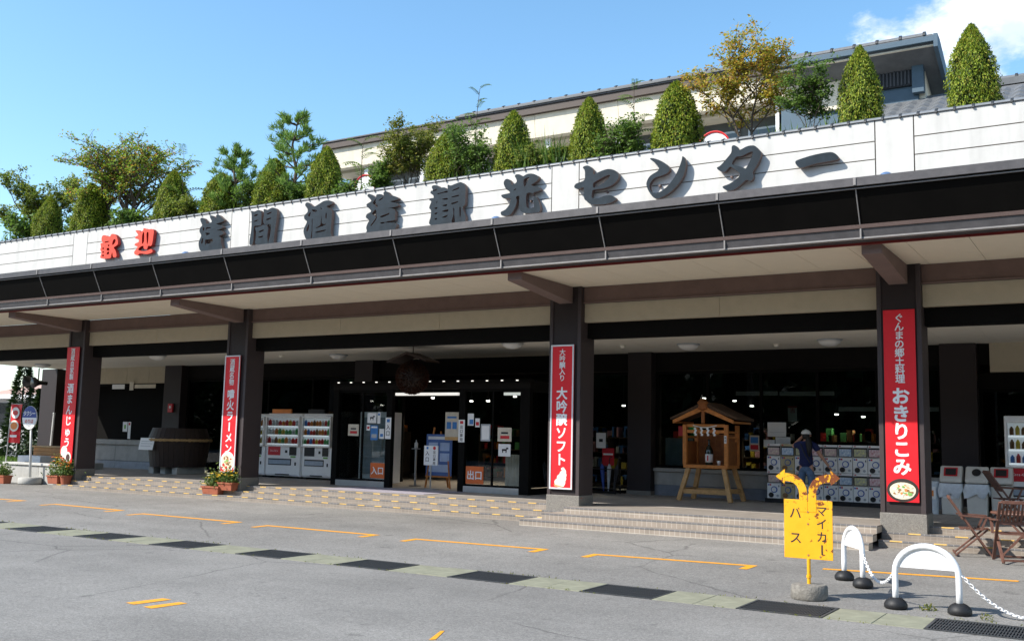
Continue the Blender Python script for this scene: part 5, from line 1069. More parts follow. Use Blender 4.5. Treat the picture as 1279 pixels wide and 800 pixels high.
for k in range(4):
    x = -0.26+k*0.17; z = mb = MB(); zz = 1.75
    for j in range(4): mb.quad((x-0.03+0.02*(j % 2), -hd-0.07, zz-0.05*j), (x+0.03+0.02*(j % 2), -hd-0.07, zz-0.05*j), (x+0.03+0.02*(j % 2)-0.01, -hd-0.068, zz-0.05*j-0.05), (x-0.03+0.02*(j % 2)-0.01, -hd-0.068, zz-0.05*j-0.05))
    mb.build('paper_streamer', M_PAPER, sh, fix=False)
MB().box(hw-0.04, hw+0.02, -hd-0.062, -hd-0.053, 1.38, 1.56).build('name_slip', M_PAPER, sh)
lettering('酒造', M_INK, sh, hw-0.01, 1.51, -hd-0.065, 0.05, vertical=True, pitch=0.07, bold=0.01)
bt = thing('sake_bottle', 'dark bottle with white label inside the wooden shrine', 'bottle', (18.1, 4.15, 1.286))
MB().lathe([(0.0, 0), (0.085, 0), (0.09, 0.02), (0.09, 0.33), (0.07, 0.39), (0.03, 0.46), (0.028, 0.55), (0.033, 0.56), (0.033, 0.59), (0.0, 0.59)], 18).build('glass', mat('bottle_glass', (0.01, 0.02, 0.014), 0.12, spec=0.6, var=0), bt, True)
lb = MB(); lb.lathe([(0.0925, 0.06), (0.0925, 0.25)], 18); lb.build('label', M_PAPER, bt, True); MB().box(-0.015, 0.015, -0.097, -0.094, 0.09, 0.22).build('label_mark', M_VRED, bt)
cu = thing('small_cup', 'small white cup beside the bottle in the shrine', 'cup', (18.36, 4.1, 1.287)); MB().lathe([(0.03, 0), (0.05, 0.1), (0.045, 0.1), (0.028, 0.01)], 12).build('body', M_PAPER, cu, True); MB().lathe([(0.035, 0), (0.03, 0.006)], 12, (0, 0, -0.001)).build('foot', M_PAPER, cu)
# ================================================================== large brewing barrel with rope
br_ = thing('brewing_barrel', 'huge dark wooden barrel with rope in the left bay', 'barrel', (0.2, 3.9, 0.45))
for k in range(36):
    a0, a1 = 2*pi*k/36+0.004, 2*pi*(k+1)/36-0.004; vs = []
    for z, R in ((0.22, 0.86), (1.05, 0.98), (1.45, 0.84)):
        for RR in (R, R-0.05): vs += [(RR*cos(a0), RR*sin(a0), z), (RR*cos(a1), RR*sin(a1), z)]
    mb = MB(); mb.add(vs, [(0, 1, 5, 4), (4, 5, 9, 8), (2, 6, 7, 3), (6, 10, 11, 7), (0, 4, 6, 2), (4, 8, 10, 6), (1, 3, 7, 5), (5, 7, 11, 9), (8, 9, 11, 10), (0, 2, 3, 1)]); mb.build('stave', M_WOODD, br_)
MB().lathe([(0.80, 1.38), (0.80, 1.44), (0.0, 1.445)], 30).build('lid', mat('barrel_lid', (0.07, 0.042, 0.032), 0.7, var=0.25, vscale=6), br_)
rp = MB(); 
for ph in (0, pi): rp.tube([(1.0*cos(a*2*pi/48), 1.0*sin(a*2*pi/48), 1.07+0.02*sin(a*2.2+ph)) for a in range(49)], 0.035, 6, False)
rp.build('rope', mat('straw_rope', (0.42, 0.27, 0.12), 0.9, var=0.3, vscale=30), br_)
for x in (-0.55, 0.0, 0.55): MB().box(x-0.12, x+0.12, -0.6, 0.6, 0.0, 0.219).build('support_block', M_CONC2, br_, bevel=0.01)
pp = notice('white notice sheet leaning on the big barrel', -0.45, 0.22, 1.2, 1.58, 2.84, M_PAPER, strip=((M_GREYP, 0.1, 0.9, 0.7, 0.74), (M_GREYP, 0.1, 0.9, 0.5, 0.54), (M_GREYP, 0.1, 0.8, 0.3, 0.34))); pp.rotation_euler = (-0.2, 0, 0)
ex = thing('fire_extinguisher_box', 'small red fire box on the pier behind the barrel', 'fire box', (-1.95, 5.3, 2.45)); MB().box(-0.12, 0.12, -0.06, 0.0, 0, 0.3).build('box', M_VRED, ex, bevel=0.01); MB().lathe([(0.05, 0), (0.03, 0.03)], 10, (0, -0.065, 0.18), 'Y').build('lamp', M_PAPER, ex)
# ================================================================== lobby furniture
M_BOARD = mat('board_blue', (0.09, 0.17, 0.42), 0.5, var=0.08)
es = thing('easel_board', 'blue information board on a wooden easel in the doorway', 'board', (10.75, 3.6, 0.45))
MB().box(-0.42, 0.42, -0.02, 0.0, 0.32, 1.42).build('board', M_BOARD, es, bevel=0.005)
for k, (a, b, c, d) in enumerate(((-0.36, 0.36, 1.28, 1.36), (-0.34, -0.04, 0.98, 1.2), (0.04, 0.34, 0.98, 1.2), (-0.34, -0.04, 0.7, 0.92), (0.04, 0.34, 0.7, 0.92), (-0.34, 0.34, 0.42, 0.62))): MB().box(a, b, -0.0235, -0.0201, c, d).build('printed_panel', mat('panel_tint', (0.45, 0.55, 0.75), 0.6) if k else M_PAPER, es)
for sx_ in (-1, 1): MB().bar((sx_*0.4, -0.04, 0.0), (sx_*0.2, 0.03, 1.6), 0.04, 0.03, (0, 1, 0)).build('leg', M_WOOD, es)
MB().bar((0, 0.45, 0.0), (0, 0.05, 1.5), 0.04, 0.03).build('leg', M_WOOD, es); MB().box(-0.4, 0.4, -0.06, 0.03, 0.28, 0.319).build('ledge', M_WOOD, es)
ss = thing('stand_sign', 'white entrance and exit stand sign on a pole in the doorway', 'stand sign', (11.1, 2.75, 0.45))
MB().box(-0.22, 0.22, -0.015, 0.015, 0.62, 1.12).build('plate', M_PAPER, ss, bevel=0.004); lettering('入口', M_INK, ss, -0.11, 0.93, -0.018, 0.13, vertical=True, pitch=0.16, bold=0.01); lettering('出口専用', M_INK, ss, 0.11, 0.96, -0.018, 0.085, vertical=True, pitch=0.095, bold=0.01)
MB().lathe([(0.045, 0.0), (0.045, 0.003)], 14, (0.11, -0.0185, 1.06), 'Y').build('no_entry_mark', M_VRED, ss); MB().box(-0.14, -0.08, -0.0185, -0.0155, 1.03, 1.09).build('arrow_mark', M_BLUEP, ss)
MB().tube([(0, 0, 0.02), (0, 0, 0.62)], 0.02, 8).build('pole', M_ALU, ss); MB().lathe([(0.19, 0), (0.19, 0.015), (0.04, 0.03)], 18).build('base', M_ALU, ss)
sa = thing('sanitizer_stand', 'hand sanitizer stand left of the blue board', 'stand', (9.75, 3.9, 0.45)); MB().tube([(0, 0, 0.02), (0, 0, 1.0)], 0.03, 8).build('pole', M_ALU, sa); MB().lathe([(0.18, 0), (0.16, 0.02)], 16).build('base', M_VDK, sa); MB().box(-0.1, 0.1, -0.07, 0.07, 1.0, 1.03).build('tray', M_ALU, sa); MB().lathe([(0.05, 1.03), (0.05, 1.17), (0.015, 1.2), (0.015, 1.26)], 10).build('bottle', M_PAPER, sa, True)
fr_ = thing('glass_fridge', 'tall white drinks fridge behind the left lobby glass', 'fridge', (8.15, 3.4, 0.45))
MB().box(0, 1.0, 0.0, 0.6, 0.05, 2.0).build('cabinet', M_VW, fr_, bevel=0.015); MB().box(0.08, 0.92, -0.03, -0.001, 0.3, 1.85).build('door_glass', mat('fridge_glass', (0.35, 0.4, 0.42), 0.2), fr_)
for k in range(5): MB().box(0.1, 0.9, -0.04, -0.0301, 0.45+k*0.3, 0.48+k*0.3).build('shelf_edge', M_VG, fr_)
MB().tube([(0.86, -0.06, 0.8), (0.86, -0.06, 1.3)], 0.015, 6).build('handle', M_ALU, fr_)
wp = thing('slatted_screen', 'pale slatted timber screen behind the right lobby glass', 'screen', (13.2, 3.1, 0.45))
for k in range(8): MB().box(-0.05+k*0.09, 0.03+k*0.09, -0.01, 0.01, 0.05, 0.95).build('slat', M_BEIP, wp)
for z_ in (0.12, 0.85): MB().box(-0.06, 0.67, 0.0105, 0.03, z_, z_+0.06).build('rail', M_BEIP, wp)
# cedar ball under its little roof
cb = thing('cedar_ball', 'big round brown cedar ball hanging above the entrance', 'cedar ball', (10.98, 2.0, 2.88)); r = random.Random(4); nd = MB(); RB = 0.4
for _ in range(2600):
    d = rv(r); leaf_quad(nd, Vector((0, 0, RB))+d*RB*0.9, (d+rv(r)*0.3).normalized(), rv(r), 0.09, 0.022)
nd.build('twigs', leaf_mat('cedar_twig', [(0.02, 0.006, 0.003), (0.045, 0.014, 0.006), (0.07, 0.022, 0.009)], 0.1), cb, fix=False); MB().lathe([(RB*0.93*sin(pi*k/12)+0.001, RB-RB*0.93*cos(pi*k/12)) for k in range(13)], 20).build('core', M_WOODD, cb, True)
for sx_ in (-1, 1): MB().extrude([(0, 0.98), (sx_*0.62, 0.78), (sx_*0.62, 0.82), (0, 1.04)][::sx_], -0.3, 0.3, 'XZ').build('roof_board', M_WOODD, cb)
MB().tube([(0, 0, 2*RB-0.02), (0, 0, 1.2)], 0.012, 6).build('cord', M_WOODD, cb)
# umbrella rack
ur = thing('umbrella_rack', 'black umbrella rack in front of the glass right of the third column', 'umbrella rack', (16.6-1.75, 5.1, 0.45)); f = MB()
for z in (0.12, 0.62):
    for y in (-0.15, 0.15): f.tube([(-0.45, y, z), (0.45, y, z)], 0.012, 6)
for x in (-0.45, 0.45):
    for y in (-0.15, 0.15): f.tube([(x, y, 0), (x, y, 0.64)], 0.014, 6)
f.build('frame', M_VDK, ur); MB().box(-0.44, 0.44, -0.14, 0.14, 0.02, 0.05).build('tray', M_VDK, ur)
for k, (x, c, lab) in enumerate(((-0.3, (0.05, 0.3, 0.5), 'light blue folded umbrella in the rack'), (0.05, (0.05, 0.1, 0.4), 'dark blue folded umbrella in the rack'), (0.18, (0.55, 0.58, 0.62), 'pale clear folded umbrella in the rack'), (0.33, (0.04, 0.04, 0.05), 'black folded umbrella in the rack'))):
    u = thing('umbrella', lab, 'umbrella', (14.85+x, 5.1, 0.5)); u.rotation_euler = (0.05, 0.12*(k-1.5), 0)
    MB().lathe([(0.01, 0.0), (0.025, 0.1), (0.06, 0.6), (0.02, 0.7)], 8).build('canopy', mat('umbrella_%d' % k, c, 0.6, var=0.25, vscale=20), u); MB().tube([(0, 0, 0.68), (0, 0, 0.85), (0.03, 0, 0.9), (0.07, 0, 0.87)], 0.012, 6).build('handle', M_VDK, u)
# ================================================================== ceiling fittings
for k, (x, y, lab) in enumerate(((-6.6, 3.4, 'white dome ceiling lamp at the left end of the arcade'), (1.34, 1.9, 'white dome ceiling lamp above the big barrel'), (7.25, 3.4, 'white dome ceiling lamp left of the entrance'), (13.95, 2.0, 'white dome ceiling lamp just left of the third column'), (17.8, 3.6, 'white dome ceiling lamp above the wooden shrine'), (21.05, 3.6, 'white dome ceiling lamp above the capsule machines'))):
    t = thing('ceiling_lamp', lab, 'lamp', (x, y, 3.93), group='dome lamps on the arcade ceiling'); MB().lathe([(0.02, 0.0), (0.14, 0.02), (0.22, 0.07), (0.25, 0.12)], 22).build('dome', mat('lamp_dome', (0.8, 0.79, 0.76), 0.35, var=0), t, True); MB().lathe([(0.27, 0.121), (0.27, 0.152)], 22).build('rim', M_VG, t)
for x, y, lab in ((19.7, 4.2, 'small round smoke detector left of the capsule machine lamp'), (5.4, 3.0, 'small beige smoke detector above the vending machines'), (16.2, 3.4, 'small smoke detector beside the shrine lamp')):
    t = thing('smoke_detector', lab, 'detector', (x, y, 4.01)); MB().lathe([(0.03, 0.0), (0.06, 0.03), (0.07, 0.07)], 14).build('body', M_BUN, t, True); MB().lathe([(0.075, 0.0705), (0.075, 0.0745)], 14).build('base', M_BUN, t)
t = thing('security_camera', 'small black dome camera on the lintel beside the leftmost banner', 'camera', (-0.85, 0.5, 3.8)); MB().lathe([(0.01, 0.0), (0.07, 0.03), (0.09, 0.1)], 14).build('dome', M_VDK, t, True); MB().lathe([(0.1, 0.1005), (0.1, 0.129)], 14).build('mount', M_VG, t)
hn = thing('horn_speaker', 'pair of black horn loudspeakers hanging by the grey pier at left', 'loudspeaker', (-6.7, 3.3, 3.35))
MB().lathe([(0.05, -0.05), (0.06, -0.2), (0.12, -0.38), (0.22, -0.52)], 18, (-0.05, 0, 0.1), 'X').build('horn', M_VDK, hn, True); MB().lathe([(0.2, -0.3), (0.1, -0.14), (0.06, 0.0), (0.07, 0.2)], 18, (0.25, 0, 0.05), 'Y').build('horn', M_VDK, hn, True); MB().tube([(0.05, 0, 0.12), (0.05, 0, 0.58)], 0.025, 6).build('bracket', M_ALU, hn)
MB().tube([(-0.12, 0, 0.1), (0.25, 0, 0.08)], 0.06, 10).build('driver', M_VDK, hn, True)
# ================================================================== taxi sign, flag
M_NAVY = mat('taxi_blue', (0.02, 0.05, 0.25), 0.4); M_POLE = mat('pole_white', (0.6, 0.6, 0.58), 0.45, var=0.12, stain=0.4)
tx = thing('taxi_stop_sign', 'round blue and white taxi stop sign on a pole by the low wall', 'sign', (-2.15, 0.3, 0.1)); 
MB().lathe([(0.32, 0), (0.34, 0.05), (0.33, 0.2), (0.26, 0.22)], 22).build('base', M_CONC2, tx, True); MB().tube([(0, 0, 0.2), (-0.15, 0, 1.95)], 0.035, 10).build('pole', M_POLE, tx, True)
dz = 2.02; dx = -0.17
MB().lathe([(0.36, 0.0), (0.36, 0.03)], 32, (dx, -0.06, dz), 'Y').build('disc', M_PAPER, tx)
mb = MB(); mb.add([(dx+0.355*cos(pi*k/20), -0.063, dz+0.355*sin(pi*k/20)) for k in range(21)], [tuple(range(21))]); mb.build('upper_half', M_NAVY, tx, fix=False)
lettering('タクシー', M_PAPER, tx, dx, dz+0.13, -0.066, 0.165, bold=0.02, pitch=0.152); lettering('のりば', M_SRED, tx, dx, dz-0.11, -0.066, 0.135, bold=0.015, pitch=0.145); lettering('TAXI', M_INK, tx, dx, dz-0.25, -0.066, 0.07, pitch=0.06)
fg = thing('flag_banner', 'tall red flag banner with a bowl picture left of the taxi sign', 'flag', (-7.75, 3.0, 0.45)); 
MB().tube([(0, 0, 0), (0.12, 0, 2.25)], 0.022, 8).build('pole', M_POLE, fg); MB().tube([(0.12, 0, 2.2), (0.75, 0, 2.18)], 0.012, 6).build('arm', M_POLE, fg)
cl_ = MB(); n = 9
for i in range(n):
    for j in range(7): cl_.v.append((0.05+0.12*i/(n-1)*0.7+0.66*j/6-0.02, 0.035*sin(j*1.3+i*0.5), 0.82+1.36*i/(n-1)))
cl_.f = [(i*7+j, i*7+j+1, (i+1)*7+j+1, (i+1)*7+j) for i in range(n-1) for j in range(6)]; cl_.build('cloth', M_RED, fg, True, fix=False)
for cx_, cz_, rx, rz, m_ in ((0.43, 1.88, 0.24, 0.2, M_PAPER), (0.43, 1.88, 0.16, 0.09, M_SRED), (0.4, 1.42, 0.27, 0.2, M_BUN), (0.4, 1.42, 0.2, 0.13, M_ORNG)): blob(MB(), (cx_, cz_), rx, rz, -0.045-0.004*(m_ in (M_SRED, M_ORNG)), 24).build('printed_disc', m_, fg, fix=False)
MB().box(0.2, 0.6, -0.046, -0.043, 1.02, 1.1).build('printed_line', M_PAPER, fg)
ps = thing('white_post', 'slim white post beside the grey pier', 'post', (-7.6, 4.6, 0.45)); MB().tube([(0, 0, 0), (0.1, 0, 1.9)], 0.04, 8).build('shaft', M_POLE, ps); MB().lathe([(0.05, 1.9), (0.04, 1.94)], 8, (0.1, 0, 0)).build('cap', M_POLE, ps)
# ================================================================== flower tubs
M_TERRA = mat('terracotta', (0.34, 0.1, 0.05), 0.75, var=0.15, vscale=8); P_YEL = mat('petal_yellow', (0.75, 0.5, 0.02), 0.6); P_ORG = mat('petal_orange', (0.8, 0.22, 0.01), 0.6); P_PAL = mat('petal_pale', (0.6, 0.58, 0.4), 0.6)
L_FLOW = leaf_mat('flower_leaf', [(0.05, 0.1, 0.02), (0.12, 0.2, 0.04), (0.25, 0.3, 0.1)], 0.35)
def tub(label, loc, w, d, h, seed, cols, hz=0.35, rz=0.0, round_=False):
    t = thing('flower_tub', label, 'flower pot', loc, rz, group='flower tubs by the steps'); r = random.Random(seed)
    if round_: MB().lathe([(w*0.36, 0), (w*0.5, h), (w*0.53, h), (w*0.53, h-0.03), (w*0.45, h-0.03)], 18).build('pot', M_TERRA, t)
    else:
        MB().add([(-w*0.44, -d*0.4, 0), (w*0.44, -d*0.4, 0), (w*0.44, d*0.4, 0), (-w*0.44, d*0.4, 0), (-w/2, -d/2, h), (w/2, -d/2, h), (w/2, d/2, h), (-w/2, d/2, h)], [(0, 3, 2, 1), (4, 5, 6, 7), (0, 1, 5, 4), (1, 2, 6, 5), (2, 3, 7, 6), (3, 0, 4, 7)]).build('pot', M_TERRA, t, bevel=0.01)
        rm = MB(); rm.box(-w/2-0.012, w/2+0.012, -d/2-0.012, d/2+0.012, h-0.035, h+0.004); rm.build('rim', M_TERRA, t)
    lv = MB()
    for _ in range(520):
        p = Vector((r.gauss(0, w*0.27), r.gauss(0, d*0.3), h+abs(r.gauss(0, hz*0.45)))); leaf_quad(lv, p, (rv(r)+Vector((0, 0, 0.4))).normalized(), rv(r), r.uniform(0.06, 0.11), r.uniform(0.03, 0.05))
    lv.build('leaves', L_FLOW, t, fix=False)
    for ci, m_ in enumerate(cols):
        for _ in range(9):
            fl = MB(); c = Vector((r.uniform(-w*0.5, w*0.5), r.uniform(-d*0.5, d*0.3), h+hz*r.uniform(0.35, 1.05)))
            for q in range(9):
                a = 2*pi*q/9; leaf_quad(fl, c, (Vector((cos(a), sin(a), 0))*0.8+Vector((0, -0.5, 0.45))*0.6+rv(r)*0.2).normalized(), Vector((0, -0.4, 1)), 0.05, 0.04)
            fl.build('flower', m_, t, fix=False)
    return t
tub('terracotta tub of cream and orange flowers beside the low wall', (-0.12, -0.2, 0.215), 0.5, 0.32, 0.24, 1, (P_PAL, P_ORG, P_YEL), 0.5)
tub('round terracotta pot of orange marigolds behind the tub by the leftmost column', (0.3, -0.19, 0.216), 0.34, 0.36, 0.26, 2, (P_ORG, P_ORG), 0.38, round_=True)
tub('terracotta tub of pale and yellow flowers on the steps below the noodle banner', (6.35, -0.15, 0.216), 0.62, 0.3, 0.2, 3, (P_PAL, P_YEL, P_YEL), 0.36)
tub('terracotta tub of yellow pansies at the foot of the second column', (6.85, -0.14, 0.331), 0.5, 0.25, 0.2, 4, (P_YEL, P_ORG, P_YEL), 0.3); 
tub('terracotta pot half cut off at the left picture edge', (-3.0, 0.0, 0.1), 0.4, 0.3, 0.25, 5, (P_PAL,), 0.3)
# ================================================================== waste bins
M_BIN = mat('bin_grey', (0.64, 0.61, 0.55), 0.5, var=0.06); M_BAG = mat('bin_bag', (0.62, 0.66, 0.7), 0.3, var=0.15, vscale=9)
def waste(label, loc, mask, bag, tagtext=False, slot='red'):
    t = thing('waste_bin', label, 'waste bin', loc, group='waste bins beside the vending machine'); w, d = 0.40, 0.36
    MB().add([(-w*0.45, -d*0.45, 0), (w*0.45, -d*0.45, 0), (w*0.45, d*0.45, 0), (-w*0.45, d*0.45, 0), (-w/2, -d/2, 0.62), (w/2, -d/2, 0.62), (w/2, d/2, 0.62), (-w/2, d/2, 0.62)], [(0, 3, 2, 1), (4, 5, 6, 7), (0, 1, 5, 4), (1, 2, 6, 5), (2, 3, 7, 6), (3, 0, 4, 7)]).build('body', M_BIN, t, bevel=0.02)
    hd_ = MB().extrude([(-d/2-0.015, 0.64), (-d/2-0.015, 0.72), (-0.02, 0.98), (0.12, 0.98), (d/2+0.01, 0.8), (d/2+0.01, 0.64)][::-1], -w/2-0.01, w/2+0.01, 'YZ').build('hood', M_BIN, t, bevel=0.03)
    sl = MB()
    n_ = Vector((0, -0.26, 0.165)).normalized(); c = Vector((0, -0.115, 0.86)) + n_*0.012
    u = Vector((0, 0.165, 0.26)).normalized()
    if mask == 'square': sl.add([c+Vector((-0.13, 0, 0))-u*0.1, c+Vector((0.13, 0, 0))-u*0.1, c+Vector((0.13, 0, 0))+u*0.1, c+Vector((-0.13, 0, 0))+u*0.1], [(0, 1, 2, 3)]); sl.build('slot_frame', M_VRED, t, fix=False); s2 = MB(); c = c+n_*0.004; s2.add([c+Vector((-0.1, 0, 0))-u*0.075, c+Vector((0.1, 0, 0))-u*0.075, c+Vector((0.1, 0, 0))+u*0.075, c+Vector((-0.1, 0, 0))+u*0.075], [(0, 1, 2, 3)]); s2.build('slot', M_VDK, t, fix=False)
    else: sl.add([c+Vector((0.085*cos(k*pi/10), 0, 0))+u*0.085*sin(k*pi/10) for k in range(20)], [tuple(range(20))]); sl.build('slot', M_VDK, t, fix=False)
    if bag:
        bg_ = MB(); r = random.Random(3); n = 24
        for k, (z, e) in enumerate(((0.63, 0.012), (0.56, 0.03), (0.48, 0.045), (0.42, 0.03))):
            for j in range(n):
                a = 2*pi*j/n; q = max(abs(cos(a)), abs(sin(a))); bg_.v.append(((w/2+e)*cos(a)/q, (d/2+e)*sin(a)/q, z+r.uniform(-0.03, 0.03)*k))
        bg_.f = [(k*n+j, k*n+(j+1) % n, (k+1)*n+(j+1) % n, (k+1)*n+j) for k in range(3) for j in range(n)]; bg_.build('bag', M_BAG, t, True)
    if tagtext:
        MB().box(-0.15, 0.15, -d/2-0.012, -d/2-0.004, 0.33, 0.47).build('label_plate', M_PAPER, t); lettering('燃えるゴミ', M_INK, t, 0, 0.4, -d/2-0.015, 0.055, bold=0.01, pitch=0.054)
    return t
waste('grey waste bin with square red slot nearest the column', (23.38, 4.0, 0.45), 'square', True, True)
waste('grey waste bin with round slot and plastic bag, the middle one', (23.86, 4.0, 0.45), 'round', True)
waste('grey waste bin half hidden by the dark folding chair', (24.3, 4.12, 0.45), 'square', False)
t = thing('paper_bin', 'small pale bin with a sticker between column and waste bins', 'bin', (23.02, 3.9, 0.45)); MB().lathe([(0.11, 0), (0.13, 0.62), (0.14, 0.63), (0.14, 0.66)], 16).build('body', M_BAG, t); MB().box(-0.08, 0.08, -0.136, -0.128, 0.3, 0.55).build('sticker', M_PAPER, t); MB().box(-0.04, 0.04, -0.139, -0.1365, 0.36, 0.48).build('sticker_mark', M_ORNG, t)
# ================================================================== folding chairs and table
M_TEAK = mat('teak', (0.13, 0.06, 0.042), 0.55, var=0.25, vscale=10)
def chair(label, loc, rz):
    t = thing('folding_chair', label, 'chair', loc, rz, group='brown folding chairs'); w = 0.24
    for sx_ in (-1, 1):
        MB().bar((sx_*w, -0.28, 0.02), (sx_*w, 0.33, 0.92), 0.028, 0.045, (1, 0, 0)).build('rear_post', M_TEAK, t, bevel=0.004)
        MB().bar((sx_*(w-0.035), 0.26, 0.02), (sx_*(w-0.035), -0.22, 0.44), 0.026, 0.045, (1, 0, 0)).build('leg', M_TEAK, t, bevel=0.004)
        MB().bar((sx_*(w+0.03), -0.26, 0.63), (sx_*(w+0.03), 0.2, 0.65), 0.05, 0.025).build('armrest', M_TEAK, t, bevel=0.004)
        MB().bar((sx_*(w+0.03), -0.2, 0.62), (sx_*(w+0.03), -0.12, 0.43), 0.028, 0.04, (1, 0, 0)).build('arm_post', M_TEAK, t)
    for k in range(6): MB().box(-w+0.03, w-0.03, -0.26+k*0.075, -0.26+k*0.075+0.058, 0.43, 0.448).build('seat_slat', M_TEAK, t)
    a, b = Vector((0, 0.12, 0.60)), Vector((0, 0.32, 0.90))
    for k in range(8):
        x = -w+0.055+k*(2*w-0.11)/7; MB().bar((x, a.y, a.z), (x, b.y, b.z), 0.03, 0.012, (0, 1, 0)).build('back_slat', M_TEAK, t)
    for p_, dz_ in ((a, 0.0), (b, 0.02)): MB().bar((-w+0.016, p_.y, p_.z+dz_), (w-0.016, p_.y, p_.z+dz_), 0.03, 0.05).build('back_rail', M_TEAK, t, bevel=0.004)
    for y, z in ((0.26, 0.06), (-0.26, 0.07)): MB().bar((-w+0.03, y, z), (w-0.03, y, z), 0.025, 0.03).build('stretcher', M_TEAK, t)
    return t
chair('brown slatted folding chair seen from the side, left of the garden table', (24.32, -0.75, 0.09), radians(90+12)).location.z = 0.09
chair('brown slatted folding chair seen from behind at the right edge', (24.98, -1.3, 0.085), radians(197))
chair('dark folding chair in the shade on the floor by the vending machine', (24.55, 2.2, 0.451), radians(110))
tb = thing('garden_table', 'round brown slatted garden table between the folding chairs', 'table', (25.05, -0.45, 0.09))
for k in range(9):
    y0 = -0.42+k*0.094; xx = sqrt(max(0.02, 0.45**2-(y0+0.043)**2)); MB().box(-xx, xx, y0, y0+0.086, 0.69, 0.712).build('top_slat', M_TEAK, tb)
mb = MB(); mb.tube([(0.46*cos(k*pi/16), 0.46*sin(k*pi/16), 0.695) for k in range(33)], 0.02, 6, False); mb.build('rim', M_TEAK, tb)
for sx_ in (-1, 1):
    for s2 in (-1, 1): MB().bar((sx_*0.33, s2*0.3, 0.0), (-sx_*0.28, s2*0.27, 0.688), 0.03, 0.045, (0, 1, 0)).build('leg', M_TEAK, tb)
MB().bar((0, -0.3, 0.34), (0, 0.3, 0.34), 0.03, 0.03).build('stretcher', M_TEAK, tb)
# ================================================================== rusty direction sign on its concrete foot
def rust_mat():
    m = mat('sign_yellow', (0.85, 0.4, 0.01), 0.5, var=0.08, vscale=5); N, Lk = nodes_of(m); b = N['Principled BSDF']
    tcn = N.new('ShaderNodeTexCoord'); n = N.new('ShaderNodeTexNoise'); n.inputs['Scale'].default_value = 13; n.inputs['Detail'].default_value = 6; n.inputs['Roughness'].default_value = 0.7; Lk.new(tcn.outputs['Object'], n.inputs['Vector'])
    s = N.new('ShaderNodeSeparateXYZ'); Lk.new(tcn.outputs['Object'], s.inputs[0])
    # rust gathers towards the right hand arrow and the top of the plate
    a = N.new('ShaderNodeMapRange'); a.inputs[1].default_value = 0.85; a.inputs[2].default_value = 1.4; a.inputs[3].default_value = 0.0; a.inputs[4].default_value = 0.15; Lk.new(s.outputs['Z'], a.inputs[0])
    c = N.new('ShaderNodeMapRange'); c.inputs[1].default_value = -0.2; c.inputs[2].default_value = 0.3; c.inputs[3].default_value = -0.06; c.inputs[4].default_value = 0.055; Lk.new(s.outputs['X'], c.inputs[0])
    d = N.new('ShaderNodeMath'); Lk.new(a.outputs[0], d.inputs[0]); Lk.new(c.outputs[0], d.inputs[1]); e = N.new('ShaderNodeMath'); Lk.new(d.outputs[0], e.inputs[0]); Lk.new(n.outputs['Fac'], e.inputs[1])
    f = N.new('ShaderNodeMapRange'); f.inputs[1].default_value = 0.62; f.inputs[2].default_value = 0.66; Lk.new(e.outputs[0], f.inputs[0])
    x = N.new('ShaderNodeMix'); x.data_type = 'RGBA'; x.inputs[7].default_value = (0.17, 0.045, 0.012, 1); src = b.inputs['Base Color'].links[0].from_socket; Lk.new(src, x.inputs[6]); Lk.new(f.outputs[0], x.inputs[0]); Lk.new(x.outputs[2], b.inputs['Base Color'])
    return m
M_SIGNY = rust_mat()
sg = thing('direction_sign', 'rusty yellow bus and car direction sign with two curved arrows', 'sign', (23.27, -6.43, 0.01))
st = MB(); r = random.Random(2)
prof = [(0.0, 0.0), (0.20, 0.0), (0.215, 0.03), (0.213, 0.14), (0.195, 0.165), (0.0, 0.17)]
st.lathe(prof, 14); st.v = [(x*(1+r.uniform(-0.03, 0.03)), y*(1+r.uniform(-0.03, 0.03)), z) for x, y, z in st.v]
st.build('concrete_foot', mat('old_concrete', (0.2, 0.185, 0.16), 0.95, var=0.35, vscale=14, bump=1.0, bscale=45), sg, 'auto', bevel=0.0)
MB().tube([(0, 0, 0.16), (0, 0, 0.46)], 0.022, 10).build('post', M_SIGNY, sg); MB().tube([(0, 0.02, 0.455), (0, 0.02, 1.1)], 0.018, 8).build('rear_post', M_SIGNY, sg)
MB().tube([(0, 0, 0.24), (0, 0, 0.27)], 0.03, 10).build('collar', M_SIGNY, sg)
MB().box(-0.285, 0.285, -0.012, 0.0, 0.455, 1.14).build('plate', M_SIGNY, sg, bevel=0.003)
def arrow(sgn):
    # stem rising from the plate, bending outwards, ending in a triangular head
    w = 0.05; cl = [(sgn*0.052, 1.0), (sgn*0.052, 1.2), (sgn*0.062, 1.27), (sgn*0.095, 1.335), (sgn*0.15, 1.38), (sgn*0.215, 1.395), (sgn*0.27, 1.40)]
    L_, R2 = [], []
    for i, p in enumerate(cl):
        a = Vector(cl[max(0, i-1)]); b = Vector(cl[min(len(cl)-1, i+1)]); d = (b-a).normalized(); nn = Vector((-d.y, d.x))
        L_.append(Vector(p)+nn*w*0.95); R2.append(Vector(p)-nn*w*0.95)
    e = Vector(cl[-1]); poly = [tuple(v) for v in L_]
    hd_ = [(e.x, e.y+0.095), (e.x+sgn*0.11, e.y+0.005), (e.x, e.y-0.085)]
    poly = [tuple(v) for v in L_]+(hd_ if sgn < 0 else hd_)[::(1 if sgn > 0 else -1)]+[tuple(v) for v in reversed(R2)]
    mb = MB(); n = len(cl)
    for i in range(n-1):
        q = [L_[i], L_[i+1], R2[i+1], R2[i]]; mb.extrude([tuple(v) for v in q], -0.016 if sgn > 0 else -0.0155, -0.004, 'XZ')
    mb.extrude(hd_, -0.016 if sgn > 0 else -0.0155, -0.004, 'XZ')
    return mb.build('arrow', M_SIGNY, sg)
arrow(-1); arrow(1)
